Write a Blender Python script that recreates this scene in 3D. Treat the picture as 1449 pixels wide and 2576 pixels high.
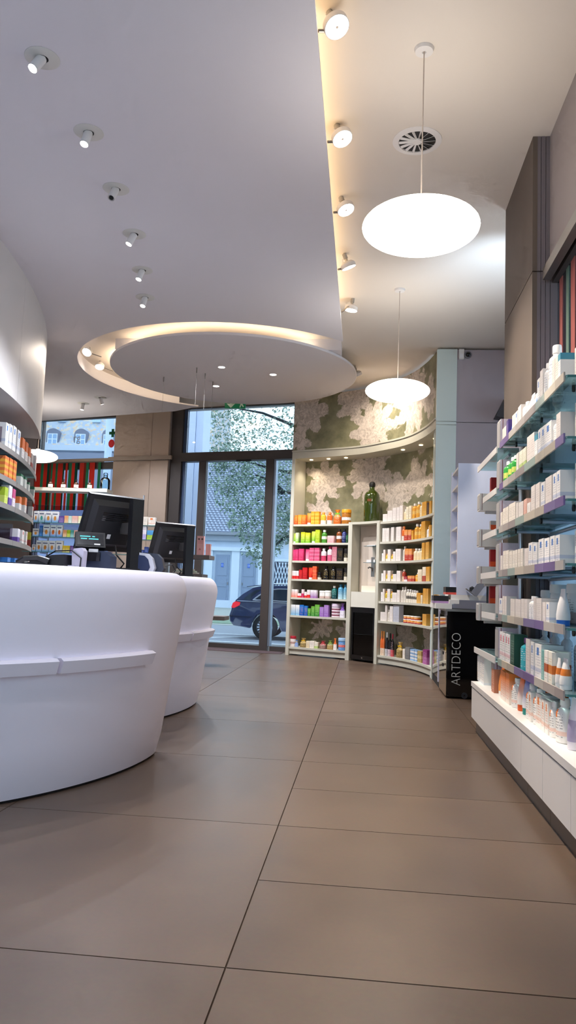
import bpy, bmesh, math, random
from mathutils import Vector, Matrix
from mathutils.geometry import tessellate_polygon
for _o in list(bpy.data.objects):
    bpy.data.objects.remove(_o, do_unlink=True)
SC = bpy.context.scene
COL = SC.collection
PI = math.pi
rnd = random.Random(7)

# ------------------------------------------------------------------ camera
def look(yaw, pitch, roll):
    cy, sy, cp, sp = math.cos(yaw), math.sin(yaw), math.cos(pitch), math.sin(pitch)
    f = Vector((-sy*cp, cy*cp, sp)); r = Vector((cy, sy, 0)); u = r.cross(f)
    cr, sr = math.cos(roll), math.sin(roll)
    return r*cr + u*sr, u*cr - r*sr, f
_r, _u, _f = look(math.radians(5.92), math.radians(5.73), math.radians(2.12))
camd = bpy.data.cameras.new('camera'); cam = bpy.data.objects.new('camera', camd); COL.objects.link(cam)
cam.matrix_world = Matrix(((_r.x, _u.x, -_f.x, 0), (_r.y, _u.y, -_f.y, 0), (_r.z, _u.z, -_f.z, 1.0), (0, 0, 0, 1)))
camd.sensor_fit = 'VERTICAL'; camd.sensor_height = 36; camd.lens = 1930/2576*36
camd.clip_start = .05; camd.clip_end = 400
SC.camera = cam

# ------------------------------------------------------------------ sky, exposure
wd = bpy.data.worlds.new('overcast_sky'); SC.world = wd; wd.use_nodes = True
_bg = wd.node_tree.nodes['Background']
_bg.inputs['Color'].default_value = (.75, .87, 1.0, 1); _bg.inputs['Strength'].default_value = .78
SC.view_settings.view_transform = 'Standard'; SC.view_settings.look = 'None'
SC.view_settings.gamma = 1; SC.view_settings.use_curve_mapping = False
SC.view_settings.exposure = 1.55
SC.cycles.use_denoising = True
SC.cycles.max_bounces = 4; SC.cycles.diffuse_bounces = 4; SC.cycles.glossy_bounces = 3; SC.cycles.transmission_bounces = 4; SC.cycles.transparent_max_bounces = 12
SC.cycles.use_adaptive_sampling = True; SC.cycles.adaptive_threshold = .06; SC.cycles.adaptive_min_samples = 12
SC.cycles.sample_clamp_indirect = 6.0
SC.cycles.caustics_reflective = False; SC.cycles.caustics_refractive = False

# ------------------------------------------------------------------ materials
def lin(c):
    return tuple(((x/255)/12.92 if x/255 <= .04045 else ((x/255+.055)/1.055)**2.4) for x in c)
def hexc(h):
    return (int(h[0:2], 16), int(h[2:4], 16), int(h[4:6], 16))
MATS = {}
def mat(name, rgb=(200, 200, 200), rough=.5, metal=0., spec=.5, noise=0., nscale=6., bump=0., bscale=40., coat=0., trans=0., ior=1.45, emit=None, estr=0., alpha=1.):
    if name in MATS: return MATS[name]
    m = bpy.data.materials.new(name); m.use_nodes = True; nt = m.node_tree; b = nt.nodes['Principled BSDF']
    c = lin(rgb)
    b.inputs['Base Color'].default_value = (*c, 1); b.inputs['Roughness'].default_value = rough
    b.inputs['Metallic'].default_value = metal; b.inputs['Specular IOR Level'].default_value = spec
    b.inputs['Coat Weight'].default_value = coat; b.inputs['Transmission Weight'].default_value = trans
    b.inputs['IOR'].default_value = ior; b.inputs['Alpha'].default_value = alpha
    if emit:
        b.inputs['Emission Color'].default_value = (*lin(emit), 1); b.inputs['Emission Strength'].default_value = estr
    if noise or bump:
        tc = nt.nodes.new('ShaderNodeTexCoord')
    if noise:
        n = nt.nodes.new('ShaderNodeTexNoise'); n.inputs['Scale'].default_value = nscale; n.inputs['Detail'].default_value = 6
        mx = nt.nodes.new('ShaderNodeMix'); mx.data_type = 'RGBA'
        mx.inputs[6].default_value = (*[x*(1-noise) for x in c], 1); mx.inputs[7].default_value = (*[min(1, x*(1+noise)) for x in c], 1)
        nt.links.new(tc.outputs['Object'], n.inputs['Vector']); nt.links.new(n.outputs['Fac'], mx.inputs[0]); nt.links.new(mx.outputs[2], b.inputs['Base Color'])
    if bump:
        n2 = nt.nodes.new('ShaderNodeTexNoise'); n2.inputs['Scale'].default_value = bscale; n2.inputs['Detail'].default_value = 4
        bp = nt.nodes.new('ShaderNodeBump'); bp.inputs['Strength'].default_value = bump; bp.inputs['Distance'].default_value = .01
        nt.links.new(tc.outputs['Object'], n2.inputs['Vector']); nt.links.new(n2.outputs['Fac'], bp.inputs['Height']); nt.links.new(bp.outputs['Normal'], b.inputs['Normal'])
    MATS[name] = m
    return m
def glassmat(name, tint=(235, 245, 248), refl=1.0, rough=0., haze=None, hz=0.):
    """thin sheet of clear glass: Fresnel mix of see-through and mirror"""
    if name in MATS: return MATS[name]
    m = bpy.data.materials.new(name); m.use_nodes = True; nt = m.node_tree; nt.nodes.clear()
    o = nt.nodes.new('ShaderNodeOutputMaterial'); mx = nt.nodes.new('ShaderNodeMixShader'); t = nt.nodes.new('ShaderNodeBsdfTransparent')
    g = nt.nodes.new('ShaderNodeBsdfGlossy'); fr = nt.nodes.new('ShaderNodeFresnel'); fr.inputs['IOR'].default_value = 1.5
    g.inputs['Roughness'].default_value = rough; t.inputs['Color'].default_value = (*lin(tint), 1)
    mu = nt.nodes.new('ShaderNodeMath'); mu.operation = 'MULTIPLY'; mu.inputs[1].default_value = refl
    nt.links.new(fr.outputs[0], mu.inputs[0]); nt.links.new(mu.outputs[0], mx.inputs[0]); nt.links.new(t.outputs[0], mx.inputs[1]); nt.links.new(g.outputs[0], mx.inputs[2]); nt.links.new(mx.outputs[0], o.inputs[0])
    if haze:                                   # scattering layer that puts reflected daylight into the sheet's colour
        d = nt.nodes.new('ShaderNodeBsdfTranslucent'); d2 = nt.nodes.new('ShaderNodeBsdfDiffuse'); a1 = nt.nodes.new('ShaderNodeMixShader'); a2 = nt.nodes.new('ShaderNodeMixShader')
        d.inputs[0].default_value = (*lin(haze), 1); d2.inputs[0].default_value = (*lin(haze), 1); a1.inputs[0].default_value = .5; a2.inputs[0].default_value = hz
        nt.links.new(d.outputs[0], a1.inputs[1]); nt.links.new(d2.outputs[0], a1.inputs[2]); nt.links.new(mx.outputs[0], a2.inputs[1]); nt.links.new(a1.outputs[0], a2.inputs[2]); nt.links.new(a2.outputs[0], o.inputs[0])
    MATS[name] = m
    return m
def emitmat(name, rgb, strength, lit=False):
    if name in MATS: return MATS[name]
    m = bpy.data.materials.new(name); m.use_nodes = True; nt = m.node_tree; nt.nodes.clear()
    o = nt.nodes.new('ShaderNodeOutputMaterial'); e = nt.nodes.new('ShaderNodeEmission')
    e.inputs[0].default_value = (*lin(rgb), 1); e.inputs[1].default_value = strength; nt.links.new(e.outputs[0], o.inputs[0])
    m.cycles.emission_sampling = 'FRONT' if lit else 'NONE'
    MATS[name] = m
    return m
M_SOFFIT = mat('soffit_paint', (219, 216, 221), .85, bump=.05, bscale=220)
M_CEIL = mat('ceiling_paint', (224, 215, 205), .9, bump=.05, bscale=200)
M_BEIGE = mat('beige_panel', (98, 86, 77), .7, noise=.06, nscale=300, bump=.08, bscale=400)
M_FRONT = mat('front_fabric', (178, 158, 142), .7, noise=.06, nscale=300, bump=.08, bscale=400)
M_GREYD = mat('beige_panel_shaded', (112, 104, 108), .65, noise=.05, nscale=300, bump=.06, bscale=400)  # same beige panel on the pilaster's shaded side, greyed in the colour
M_GREYP = mat('grey_panel', (150, 140, 138), .65, noise=.05, nscale=300, bump=.06, bscale=400)
M_ALU = mat('bronze_aluminium', (80, 74, 72), .45, metal=.3)
M_COUNTER = mat('white_solid_surface', (236, 230, 242), .38, spec=.4)
M_WHITE = mat('white_lacquer', (228, 226, 224), .35)
M_WARMW = mat('cream_lacquer', (218, 216, 204), .4)
M_CHROME = mat('chrome_tube', (206, 214, 224), .34, metal=.55)
M_STEEL = mat('brushed_steel', (150, 146, 142), .38, metal=.9)
M_BLACK = mat('black_plastic', (20, 20, 23), .42)
M_BLACKG = mat('black_gloss', (10, 11, 14), .08, coat=.5)
M_DARK = mat('dark_recess', (30, 28, 30), .8)
M_GLASS = glassmat('window_glass', (238, 246, 250))
M_SHELFG = glassmat('shelf_glass', (212, 238, 242), 1.0, 0., (176, 208, 220), .22)  # pale blue scatter stands in for daylight mirrored in the shelves
M_GEDGE = mat('shelf_glass_edge', (70, 120, 118), .15)
M_LAMPW = mat('lamp_white', (228, 224, 222), .4)
M_PLINTH = mat('plinth_steel', (108, 98, 90), .35, metal=.7)

# ------------------------------------------------------------------ mesh helpers
class MB:
    """collects faces in world (or local) metres and links them as one mesh object"""
    def __init__(s): s.v = []; s.f = []; s.m = []; s.mi = 0
    def add(s, vs, fs, M=None):
        n = len(s.v)
        for p in vs:
            p = Vector(p)
            s.v.append(tuple(M @ p) if M is not None else tuple(p))
        for q in fs: s.f.append(tuple(i+n for i in q)); s.m.append(s.mi)
        return s
    def box(s, x0, x1, y0, y1, z0, z1, M=None):
        return s.add([(x0, y0, z0), (x1, y0, z0), (x1, y1, z0), (x0, y1, z0), (x0, y0, z1), (x1, y0, z1), (x1, y1, z1), (x0, y1, z1)],
                     [(0, 3, 2, 1), (4, 5, 6, 7), (0, 1, 5, 4), (1, 2, 6, 5), (2, 3, 7, 6), (3, 0, 4, 7)], M)
    def lathe(s, prof, n=16, c=(0, 0, 0), M=None, sx=1., sy=1.):
        vs = []; fs = []; k = len(prof)
        for i in range(n):
            a = 2*PI*i/n
            for r, z in prof: vs.append((c[0]+r*math.cos(a)*sx, c[1]+r*math.sin(a)*sy, c[2]+z))
        for i in range(n):
            j = (i+1) % n
            for q in range(k-1): fs.append((i*k+q, j*k+q, j*k+q+1, i*k+q+1))
        if prof[0][0] > 1e-6 and prof[-1][0] > 1e-6:          # a ring: close the section
            for i in range(n):
                j = (i+1) % n; fs.append((i*k+k-1, j*k+k-1, j*k, i*k))
        elif prof[0][0] > 1e-6: fs.append(tuple(i*k for i in range(n))[::-1])
        elif prof[-1][0] > 1e-6: fs.append(tuple(i*k+k-1 for i in range(n)))
        return s.add(vs, fs, M)
    def tube(s, pts, r, n=8, M=None):
        pts = [Vector(p) for p in pts]; vs = []; fs = []
        for i, p in enumerate(pts):
            d = (pts[min(i+1, len(pts)-1)]-pts[max(i-1, 0)]).normalized()
            a = Vector((0, 0, 1)) if abs(d.z) < .9 else Vector((1, 0, 0))
            u = d.cross(a).normalized(); w = d.cross(u)
            rr = r[i] if isinstance(r, (list, tuple)) else r
            for q in range(n):
                t = 2*PI*q/n; vs.append(tuple(p+u*math.cos(t)*rr+w*math.sin(t)*rr))
        for i in range(len(pts)-1):
            for q in range(n):
                z = (q+1) % n; fs.append((i*n+q, i*n+z, (i+1)*n+z, (i+1)*n+q))
        fs.append(tuple(range(n))[::-1]); fs.append(tuple((len(pts)-1)*n+q for q in range(n)))
        return s.add(vs, fs, M)
    def prism(s, poly, a, b, axis='z', M=None):
        """polygon (2-D) extruded from a to b along an axis"""
        n = len(poly)
        def P(p, t): return {'z': (p[0], p[1], t), 'y': (p[0], t, p[1]), 'x': (t, p[0], p[1])}[axis]
        vs = [P(p, a) for p in poly]+[P(p, b) for p in poly]
        fs = [tuple(range(n))[::-1], tuple(range(n, 2*n))]+[(i, (i+1) % n, n+(i+1) % n, n+i) for i in range(n)]
        return s.add(vs, fs, M)
    def ribbon(s, inner, outer, z0, z1):
        """solid curved slab between two plan polylines"""
        n = len(inner); vs = []
        for p in inner: vs += [(p[0], p[1], z0), (p[0], p[1], z1)]
        for p in outer: vs += [(p[0], p[1], z0), (p[0], p[1], z1)]
        o = 2*n; fs = []
        for i in range(n-1):
            a, b = 2*i, 2*i+2
            fs += [(a, b, b+1, a+1), (o+b, o+a, o+a+1, o+b+1), (a+1, b+1, o+b+1, o+a+1), (b, a, o+a, o+b)]
        fs += [(0, 1, o+1, o), (2*n-1, 2*n-2, o+2*n-2, o+2*n-1)]
        return s.add(vs, fs)
    def mesh(s, name, mats, off=(0, 0, 0)):
        me = bpy.data.meshes.new(name)
        me.from_pydata([(p[0]-off[0], p[1]-off[1], p[2]-off[2]) for p in s.v], [], s.f)
        for m in (mats if isinstance(mats, (list, tuple)) else [mats]): me.materials.append(m)
        if any(s.m): me.polygons.foreach_set('material_index', s.m)
        bm = bmesh.new(); bm.from_mesh(me); bmesh.ops.recalc_face_normals(bm, faces=bm.faces); bm.to_mesh(me); bm.free()
        return me
    def build(s, name, mats, parent=None, smooth=None):
        if parent is not None:
            off = WL[parent.name]
        else:
            xs = [p[0] for p in s.v]; ys = [p[1] for p in s.v]; zs = [p[2] for p in s.v]
            off = ((min(xs)+max(xs))/2, (min(ys)+max(ys))/2, min(zs))
        me = s.mesh(name, mats, off)
        o = bpy.data.objects.new(name, me); COL.objects.link(o)
        if parent is not None: o.parent = parent
        else: o.location = off
        WL[o.name] = off
        if smooth is not None: shade(me, smooth)
        return o
WL = {}
def shade(me, ang=40):
    me.polygons.foreach_set('use_smooth', [True]*len(me.polygons))
    me.set_sharp_from_angle(angle=math.radians(ang))
def tag(o, label=None, cat=None, group=None, kind=None):
    if label: o['label'] = label
    if cat: o['category'] = cat
    if group: o['group'] = group
    if kind: o['kind'] = kind
    return o
def empty(name, loc=(0, 0, 0)):
    o = bpy.data.objects.new(name, None); COL.objects.link(o); o.location = loc; o.empty_display_size = .05; WL[o.name] = tuple(loc)
    return o
def thing(name, label, cat, loc=(0, 0, 0), group=None):
    return tag(empty(name, loc), label, cat, group)
def struct(name, mb, m, smooth=None):
    return tag(mb.build(name, m, None, smooth), kind='structure')
def copy_tree(o, parent=None):
    c = o.copy(); COL.objects.link(c)
    if parent is not None: c.parent = parent
    for ch in list(o.children): copy_tree(ch, c)
    return c
def box(x0, x1, y0, y1, z0, z1, M=None): return MB().box(x0, x1, y0, y1, z0, z1, M)
def spot(name, loc, target, energy, color=(1, .9, .78), size=80, blend=.6, rad=.04, parent=None):
    l = bpy.data.lights.new(name, 'SPOT'); l.energy = energy; l.color = color; l.spot_size = math.radians(size); l.spot_blend = blend; l.shadow_soft_size = rad
    o = bpy.data.objects.new(name, l); COL.objects.link(o)
    d = Vector(target)-Vector(loc); o.rotation_euler = d.to_track_quat('-Z', 'Y').to_euler()
    o.location = loc
    if parent is not None:
        p = WL[parent.name]; o.parent = parent; o.location = (loc[0]-p[0], loc[1]-p[1], loc[2]-p[2])
    return o
def catmull(P, n=12):
    P = [Vector(p) for p in P]; Q = [2*P[0]-P[1]]+P+[2*P[-1]-P[-2]]; out = []
    for i in range(1, len(Q)-2):
        a, b, c, d = Q[i-1:i+3]
        for k in range(n):
            t = k/n; out.append(.5*((2*b)+(c-a)*t+(2*a-5*b+4*c-d)*t*t+(3*b-a-3*c+d)*t**3))
    out.append(P[-1]); return out
def inset(P, d):
    out = []
    for i, p in enumerate(P):
        t = (P[min(i+1, len(P)-1)]-P[max(i-1, 0)]).normalized(); out.append(p+Vector((-t.y, t.x))*d)
    return out
def lens(P):
    s = [0.]
    for a, b in zip(P, P[1:]): s.append(s[-1]+(b-a).length)
    return s
def at_s(P, S, s):
    s = min(max(s, 0), S[-1]-1e-5)
    for i in range(len(S)-1):
        if S[i+1] >= s:
            t = (s-S[i])/(S[i+1]-S[i]); p = P[i].lerp(P[i+1], t); d = (P[i+1]-P[i]).normalized()
            return p, d
    return P[-1], (P[-1]-P[-2]).normalized()
def sub(P, S, a, b, n=14):
    return [at_s(P, S, a+(b-a)*i/n)[0] for i in range(n+1)]
def text(name, body, size, M, m, parent=None, ext=.001, thin=0.):
    cu = bpy.data.curves.new(name, 'FONT'); cu.body = body; cu.size = size; cu.extrude = ext; cu.align_x = 'CENTER'; cu.align_y = 'CENTER'; cu.offset = thin
    tmp = bpy.data.objects.new(name+'_tmp', cu); COL.objects.link(tmp)
    me = bpy.data.meshes.new_from_object(tmp.evaluated_get(bpy.context.evaluated_depsgraph_get()))
    bpy.data.objects.remove(tmp, do_unlink=True); bpy.data.curves.remove(cu)
    me.transform(M); me.materials.clear(); me.materials.append(m)
    if parent is not None:
        p = WL[parent.name]; me.transform(Matrix.Translation((-p[0], -p[1], -p[2])))
    me.name = name
    o = bpy.data.objects.new(name, me); COL.objects.link(o); WL[o.name] = WL[parent.name] if parent is not None else (0, 0, 0)
    if parent is not None: o.parent = parent
    return o
# ================================================================== the room: floor
ZC, ZS = 4.05, 3.88              # main ceiling, suspended soffit
def tile_material():
    m = bpy.data.materials.new('floor_tile'); m.use_nodes = True; nt = m.node_tree; b = nt.nodes['Principled BSDF']
    g = nt.nodes.new('ShaderNodeNewGeometry'); oi = nt.nodes.new('ShaderNodeObjectInfo')
    n = nt.nodes.new('ShaderNodeTexNoise'); n.inputs['Scale'].default_value = 1.6; n.inputs['Detail'].default_value = 8; n.inputs['Roughness'].default_value = .6
    n2 = nt.nodes.new('ShaderNodeTexNoise'); n2.inputs['Scale'].default_value = 60; n2.inputs['Detail'].default_value = 3
    ad = nt.nodes.new('ShaderNodeVectorMath'); ad.operation = 'ADD'
    cb = nt.nodes.new('ShaderNodeCombineXYZ')
    mu = nt.nodes.new('ShaderNodeMath'); mu.operation = 'MULTIPLY'; mu.inputs[1].default_value = 30
    nt.links.new(oi.outputs['Random'], mu.inputs[0]); nt.links.new(mu.outputs[0], cb.inputs[2])
    nt.links.new(g.outputs['Position'], ad.inputs[0]); nt.links.new(cb.outputs[0], ad.inputs[1])
    nt.links.new(ad.outputs[0], n.inputs['Vector']); nt.links.new(g.outputs['Position'], n2.inputs['Vector'])
    r = nt.nodes.new('ShaderNodeValToRGB'); e = r.color_ramp.elements
    e[0].position = .3; e[0].color = (*lin((85, 70, 60)), 1); e[1].position = .72; e[1].color = (*lin((101, 83, 69)), 1)
    mx = nt.nodes.new('ShaderNodeMix'); mx.data_type = 'RGBA'; mx.blend_type = 'OVERLAY'; mx.inputs[0].default_value = .12
    nt.links.new(n.outputs['Fac'], r.inputs[0]); nt.links.new(r.outputs[0], mx.inputs[6]); nt.links.new(n2.outputs['Color'], mx.inputs[7]); nt.links.new(mx.outputs[2], b.inputs['Base Color'])
    rr = nt.nodes.new('ShaderNodeMapRange'); rr.inputs[3].default_value = .27; rr.inputs[4].default_value = .42
    nt.links.new(n.outputs['Fac'], rr.inputs[0]); nt.links.new(rr.outputs[0], b.inputs['Roughness'])
    b.inputs['Specular IOR Level'].default_value = .45
    return m
M_TILE = tile_material()
floor = struct('floor', box(-7.2, 2.6, -3, 13.9, -.12, -.008), mat('grout', (76, 66, 60), .9))
_shared = {}
def tile(x0, x1, y0, y1):
    key = (round(x1-x0, 3), round(y1-y0, 3)); g = .0013
    if key not in _shared:
        w, d = key[0]/2-g, key[1]/2-g; c = .0012
        mb = MB(); mb.add([(-w, -d, -.008), (w, -d, -.008), (w, d, -.008), (-w, d, -.008), (-w+c, -d+c, 0), (w-c, -d+c, 0), (w-c, d-c, 0), (-w+c, d-c, 0)],
                          [(4, 5, 6, 7), (0, 1, 5, 4), (1, 2, 6, 5), (2, 3, 7, 6), (3, 0, 4, 7)])
        me = mb.mesh('tile', M_TILE); _shared[key] = me
    o = bpy.data.objects.new('tile', _shared[key]); COL.objects.link(o); o.parent = floor
    o.location = ((x0+x1)/2-floor.location.x, (y0+y1)/2-floor.location.y, 0-floor.location.z)
XS = [-7.14, -5.94, -4.74, -3.54, -2.54, -1.54, -.34, .86, 2.06, 2.6]
for i in range(len(XS)-1):
    row = .6235 if XS[i] > -.5 else 1.247
    y = 2.112-row*(8 if row < 1 else 4)
    while y < 13.3:
        tile(XS[i], XS[i+1], max(y, -3), min(y+row, 13.5))
        y += row
struct('floor_skirt', box(-7.2, 2.6, 13.5, 13.9, -.008, -.004), mat('threshold_stone', (120, 118, 118), .6))

# ================================================================== ceilings
HC, HR, DR = Vector((-1.85, 10.09)), 2.07, 1.66          # centre of the round cut-out, its radius, radius of the disc
a0 = math.atan2(8.66-HC.y, -.31-HC.x); a1 = math.atan2(11.94-HC.y, -2.75-HC.x)
if a0 > 0: a0 -= 2*PI
a1 -= 2*PI
arc = [(HC.x+HR*math.cos(a0+(a1-a0)*i/72), HC.y+HR*math.sin(a0+(a1-a0)*i/72)) for i in range(73)]
poly = [(-.31, -3), *arc, (-3.24, 12.31), (-5.96, 13.22), (-7.2, 13.6), (-7.2, -3)]
def slab(poly, z0, z1):
    mb = MB(); n = len(poly); tris = [tuple(t) for t in tessellate_polygon([[Vector((p[0], p[1], 0)) for p in poly]])]
    mb.add([(p[0], p[1], z0) for p in poly]+[(p[0], p[1], z1) for p in poly],
           [t for t in tris]+[tuple(i+n for i in t) for t in tris]+[(i, (i+1) % n, n+(i+1) % n, n+i) for i in range(n)])
    return mb
struct('ceiling', slab([(-7.2, -3), (2.6, -3), (2.6, 11.55), (-7.2, 14.1)], ZC, ZC+.2), M_CEIL)
soffit = struct('ceiling_soffit', slab(poly, ZS, ZS+.022), M_SOFFIT)
# upstand round the cut-out, lit from a strip lying on the disc
a2 = math.atan2(11.68-HC.y, -2.96-HC.x)-2*PI
na = 60
ring = [Vector((HC.x+HR*math.cos(a0-.45+(a2-a0+.45)*i/na), HC.y+HR*math.sin(a0-.45+(a2-a0+.45)*i/na))) for i in range(na+1)]
ringo = [Vector((HC.x+(HR+.02)*math.cos(a0-.45+(a2-a0+.45)*i/na), HC.y+(HR+.02)*math.sin(a0-.45+(a2-a0+.45)*i/na))) for i in range(na+1)]
mb = MB(); mb.ribbon(ring, ringo, ZS+.022, ZC)
o = mb.build('upstand', M_SOFFIT, soffit, 40)
disc = struct('ceiling_disc', MB().lathe([(0, 0), (DR-.004, 0), (DR, .004), (DR, .03), (0, .03)], 96, (HC.x, HC.y, ZS)), M_SOFFIT, 30)
struct('ceiling_beam', box(-3.2, -.37, 9.1, 9.45, ZS+.035, ZC), M_SOFFIT)
for (hx, hy) in ((-2.6, 9.7), (-1.0, 10.8), (-2.4, 11.0), (-1.2, 9.9)):
    MB().tube([(hx, hy, ZS+.03), (hx, hy, ZC)], .006).build('hanger_rod', M_STEEL, disc)
# warm cove strips that the photograph shows glowing on the upper ceiling and on the upstand
M_COVE = emitmat('cove_strip', (255, 220, 172), 5., True)
t = thing('cove_light_strip', 'warm light strip hidden on top of the soffit edge', 'light strip', (-.5, 2.8, ZS+.022))
box(-.42, -.39, -2.2, 7.9, ZS+.022, ZS+.03).build('diffuser', M_COVE, t)
box(-.43, -.38, -2.25, 7.95, ZS+.0222, ZS+.0262).build('profile', M_STEEL, t)
t = thing('round_cove_light_strip', 'warm curved light strip resting on top of the round ceiling disc', 'light strip', (HC.x, HC.y, ZS+.03))
for q0, q1, nm_, st_ in ((118, 196, 'cove_ring_far', 17.), (196.2, 318, 'cove_ring_near', 5.)):
    ri, ro = [], []
    for i in range(31):
        a = math.radians(q0+(q1-q0)*i/30); ri.append(Vector((HC.x+1.50*math.cos(a), HC.y+1.50*math.sin(a)))); ro.append(Vector((HC.x+1.53*math.cos(a), HC.y+1.53*math.sin(a))))
    MB().ribbon(ri, ro, ZS+.0302, ZS+.042).build('diffuser', emitmat(nm_, (255, 230, 194), st_, True), t)

# ================================================================== walls
wk = tag(empty('window_4', (-1.5, -3.1, 0)), kind='structure')  # unseen window added behind the camera for cool fill light
box(-4.2, 1.1, -3.12, -3.11, .3, 3.7).build('pane', M_GLASS, wk)
for x in (-4.2, -1.55, 1.1): box(x-.04, x+.04, -3.15, -3.06, .3, 3.7).build('mullion', M_ALU, wk)
for i, (x0, x1, z0, z1) in enumerate(((-7.2, -4.2, 0, ZC), (1.1, 2.6, 0, ZC), (-4.2, 1.1, 0, .3), (-4.2, 1.1, 3.7, ZC))):
    struct('wall_back_%d' % (i+1), box(x0, x1, -3.2, -3, z0, z1), M_GREYP)
struct('wall_left', box(-7.4, -7.2, -3.2, 13.9, 0, ZC), mat('wall_paint', (205, 200, 200), .8))
# right side: shop window recess, pilaster, bay, end wall
pil = tag(empty('wall_pilaster', (1.3, 5.45, 0)), kind='structure')
for z0, z1 in ((.0, 3.115), (3.123, ZC)):
    MB().box(1.03, 1.06, 4.95, 5.95, z0, z1).build('panel', M_BEIGE, pil)
    for xa, xb in ((1.0605, 1.082), (1.085, 1.112), (1.115, 1.142), (1.145, 1.7)):
        MB().box(xa, xb, 4.95, 4.97, z0, z1).build('panel', M_GREYD, pil)
box(1.062, 1.7, 4.972, 5.95, 0, ZC).build('core', M_DARK, pil)
# the end wall of the bay, dark grey panels
ew = tag(empty('wall_end', (1.5, 9.5, 0)), kind='structure')
for z0, z1 in ((0, 3.105), (3.112, ZC-.03)):
    box(1.056, 2.4, 9.40, 9.55, z0, z1).build('panel', mat('bay_grey_panel', (176, 168, 176), .6, noise=.04, nscale=300), ew)
# tall pale glass-green column that ends the floral wall
co = tag(empty('wall_column', (.93, 9.5, 0)), kind='structure')
M_COLG = mat('pale_green_laminate', (212, 228, 226), .3, spec=.5)
for z0, z1 in ((0, 3.07), (3.076, 3.112), (3.118, ZC-.025)):
    box(.812, 1.055, 9.385, 9.7, z0, z1).build('panel', M_COLG, co)
# right façade near the camera: striped shop window in the recess
wr = tag(empty('window_1', (1.2, 2.4, 0)), kind='structure')
box(1.19, 1.196, -1.5, 4.95, .36, 3.04).build('pane', glassmat('frosted_pane', (232, 240, 244), .8, .05), wr)
box(1.155, 1.23, -1.5, 4.95, 3.04, 3.116).build('head', M_ALU, wr)
box(1.155, 1.23, -1.5, 4.95, .28, .36).build('sill', M_ALU, wr)
struct('wall_right', box(1.14, 1.7, -3, 4.948, 3.117, ZC), M_GREYP)
struct('wall_right_low', box(1.2, 1.4, -3, 4.95, 0, .28), M_GREYP)
struct('wall_right_back', box(1.2, 1.7, -3, -1.5, .28, 3.117), M_GREYP)
struct('trim_1', box(1.085, 1.135, -1.5, 4.9, 3.04, 3.115), M_STEEL)
# daylit bay beyond the pilaster
wb = tag(empty('window_2', (2.3, 7.6, 0)), kind='structure')
box(2.24, 2.248, 5.95, 9.40, .5, 3.7).build('pane', M_GLASS, wb)
for y in (5.98, 7.66, 9.34): box(2.2, 2.28, y-.03, y+.03, .5, 3.7).build('mullion', M_ALU, wb)
box(2.2, 2.28, 5.95, 9.4, 3.7, ZC).build('head', M_ALU, wb)
box(2.2, 2.28, 5.95, 9.4, 0, .5).build('sill', M_ALU, wb)
struct('wall_bay', box(1.7, 2.3, 5.85, 5.95, 0, ZC), M_GREYP)

# ================================================================== front façade with door
FP = Vector((-1.58, 12.4, 0)); FU = Vector((-1, .26, 0)).normalized(); FN = Vector((.26, 1, 0)).normalized()
FM = Matrix(((FU.x, FN.x, 0, FP.x), (FU.y, FN.y, 0, FP.y), (0, 0, 1, 0), (0, 0, 0, 1)))     # (u to the left, w outward, z)
def fbox(u0, u1, w0, w1, z0, z1): return box(u0, u1, w0, w1, z0, z1, FM)
def fpt(u, w, z): return FM @ Vector((u, w, z))
fr = tag(empty('door_1', tuple(fpt(.6, 0, 0))), kind='structure')
fbox(1.66, 1.875, -.05, .1, 0, ZC).build('jamb', M_ALU, fr)
fbox(-1.2, 1.66, -.06, .1, 3.11, 3.26).build('header', M_ALU, fr)
fbox(.35, .62, -.066, -.04, 3.085, 3.115).build('door_sensor', M_BLACK, fr)
fbox(1.19, 1.325, -.03, .05, .08, 3.11).build('mullion', M_ALU, fr)
fbox(-.05, .085, -.05, .05, .0, 3.11).build('mullion', M_ALU, fr)
fbox(-.085, -.05, -.03, .07, .08, 3.11).build('glazing_bead', mat('grey_anodised', (150, 162, 178), .35, metal=.6), fr)
fbox(1.60, 1.66, .0, .06, .08, ZC).build('glazing_bead', mat('blue_bead', (70, 88, 120), .4), fr)
for u0, u1 in ((.085, 1.19), (1.325, 1.6), (-1.2, -.085)):
    fbox(u0, u1, -.02, .04, 0, .075).build('bottom_rail', M_ALU, fr)
for u0, u1, z0, z1 in ((.085, 1.19, .075, 3.11), (1.325, 1.6, .075, 3.11), (-1.2, -.085, .075, 3.11), (-1.2, 1.6, 3.26, ZC-.02)):
    fbox(u0, u1, .006, .012, z0, z1).build('pane', M_GLASS, fr)
fbox(-1.2, 1.66, -.02, .05, ZC-.02, ZC).build('head', M_ALU, fr)
# beige pilaster between door and shop window
fp = tag(empty('wall_front', tuple(fpt(2.4, 0, 0))), kind='structure')
for u0, u1 in ((1.88, 2.22), (2.226, 2.975)):
    for z0, z1 in ((0, 3.13), (3.21, ZC)):
        fbox(u0, u1, -.12, -.09, z0, z1).build('panel', M_FRONT, fp)
fbox(1.88, 2.975, -.085, .3, 0, ZC).build('core', M_GREYP, fp)
fbox(1.8, 3.06, -.16, -.1205, 3.135, 3.205).build('rail', mat('rail_beige', (150, 134, 120), .5), fp)
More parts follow.
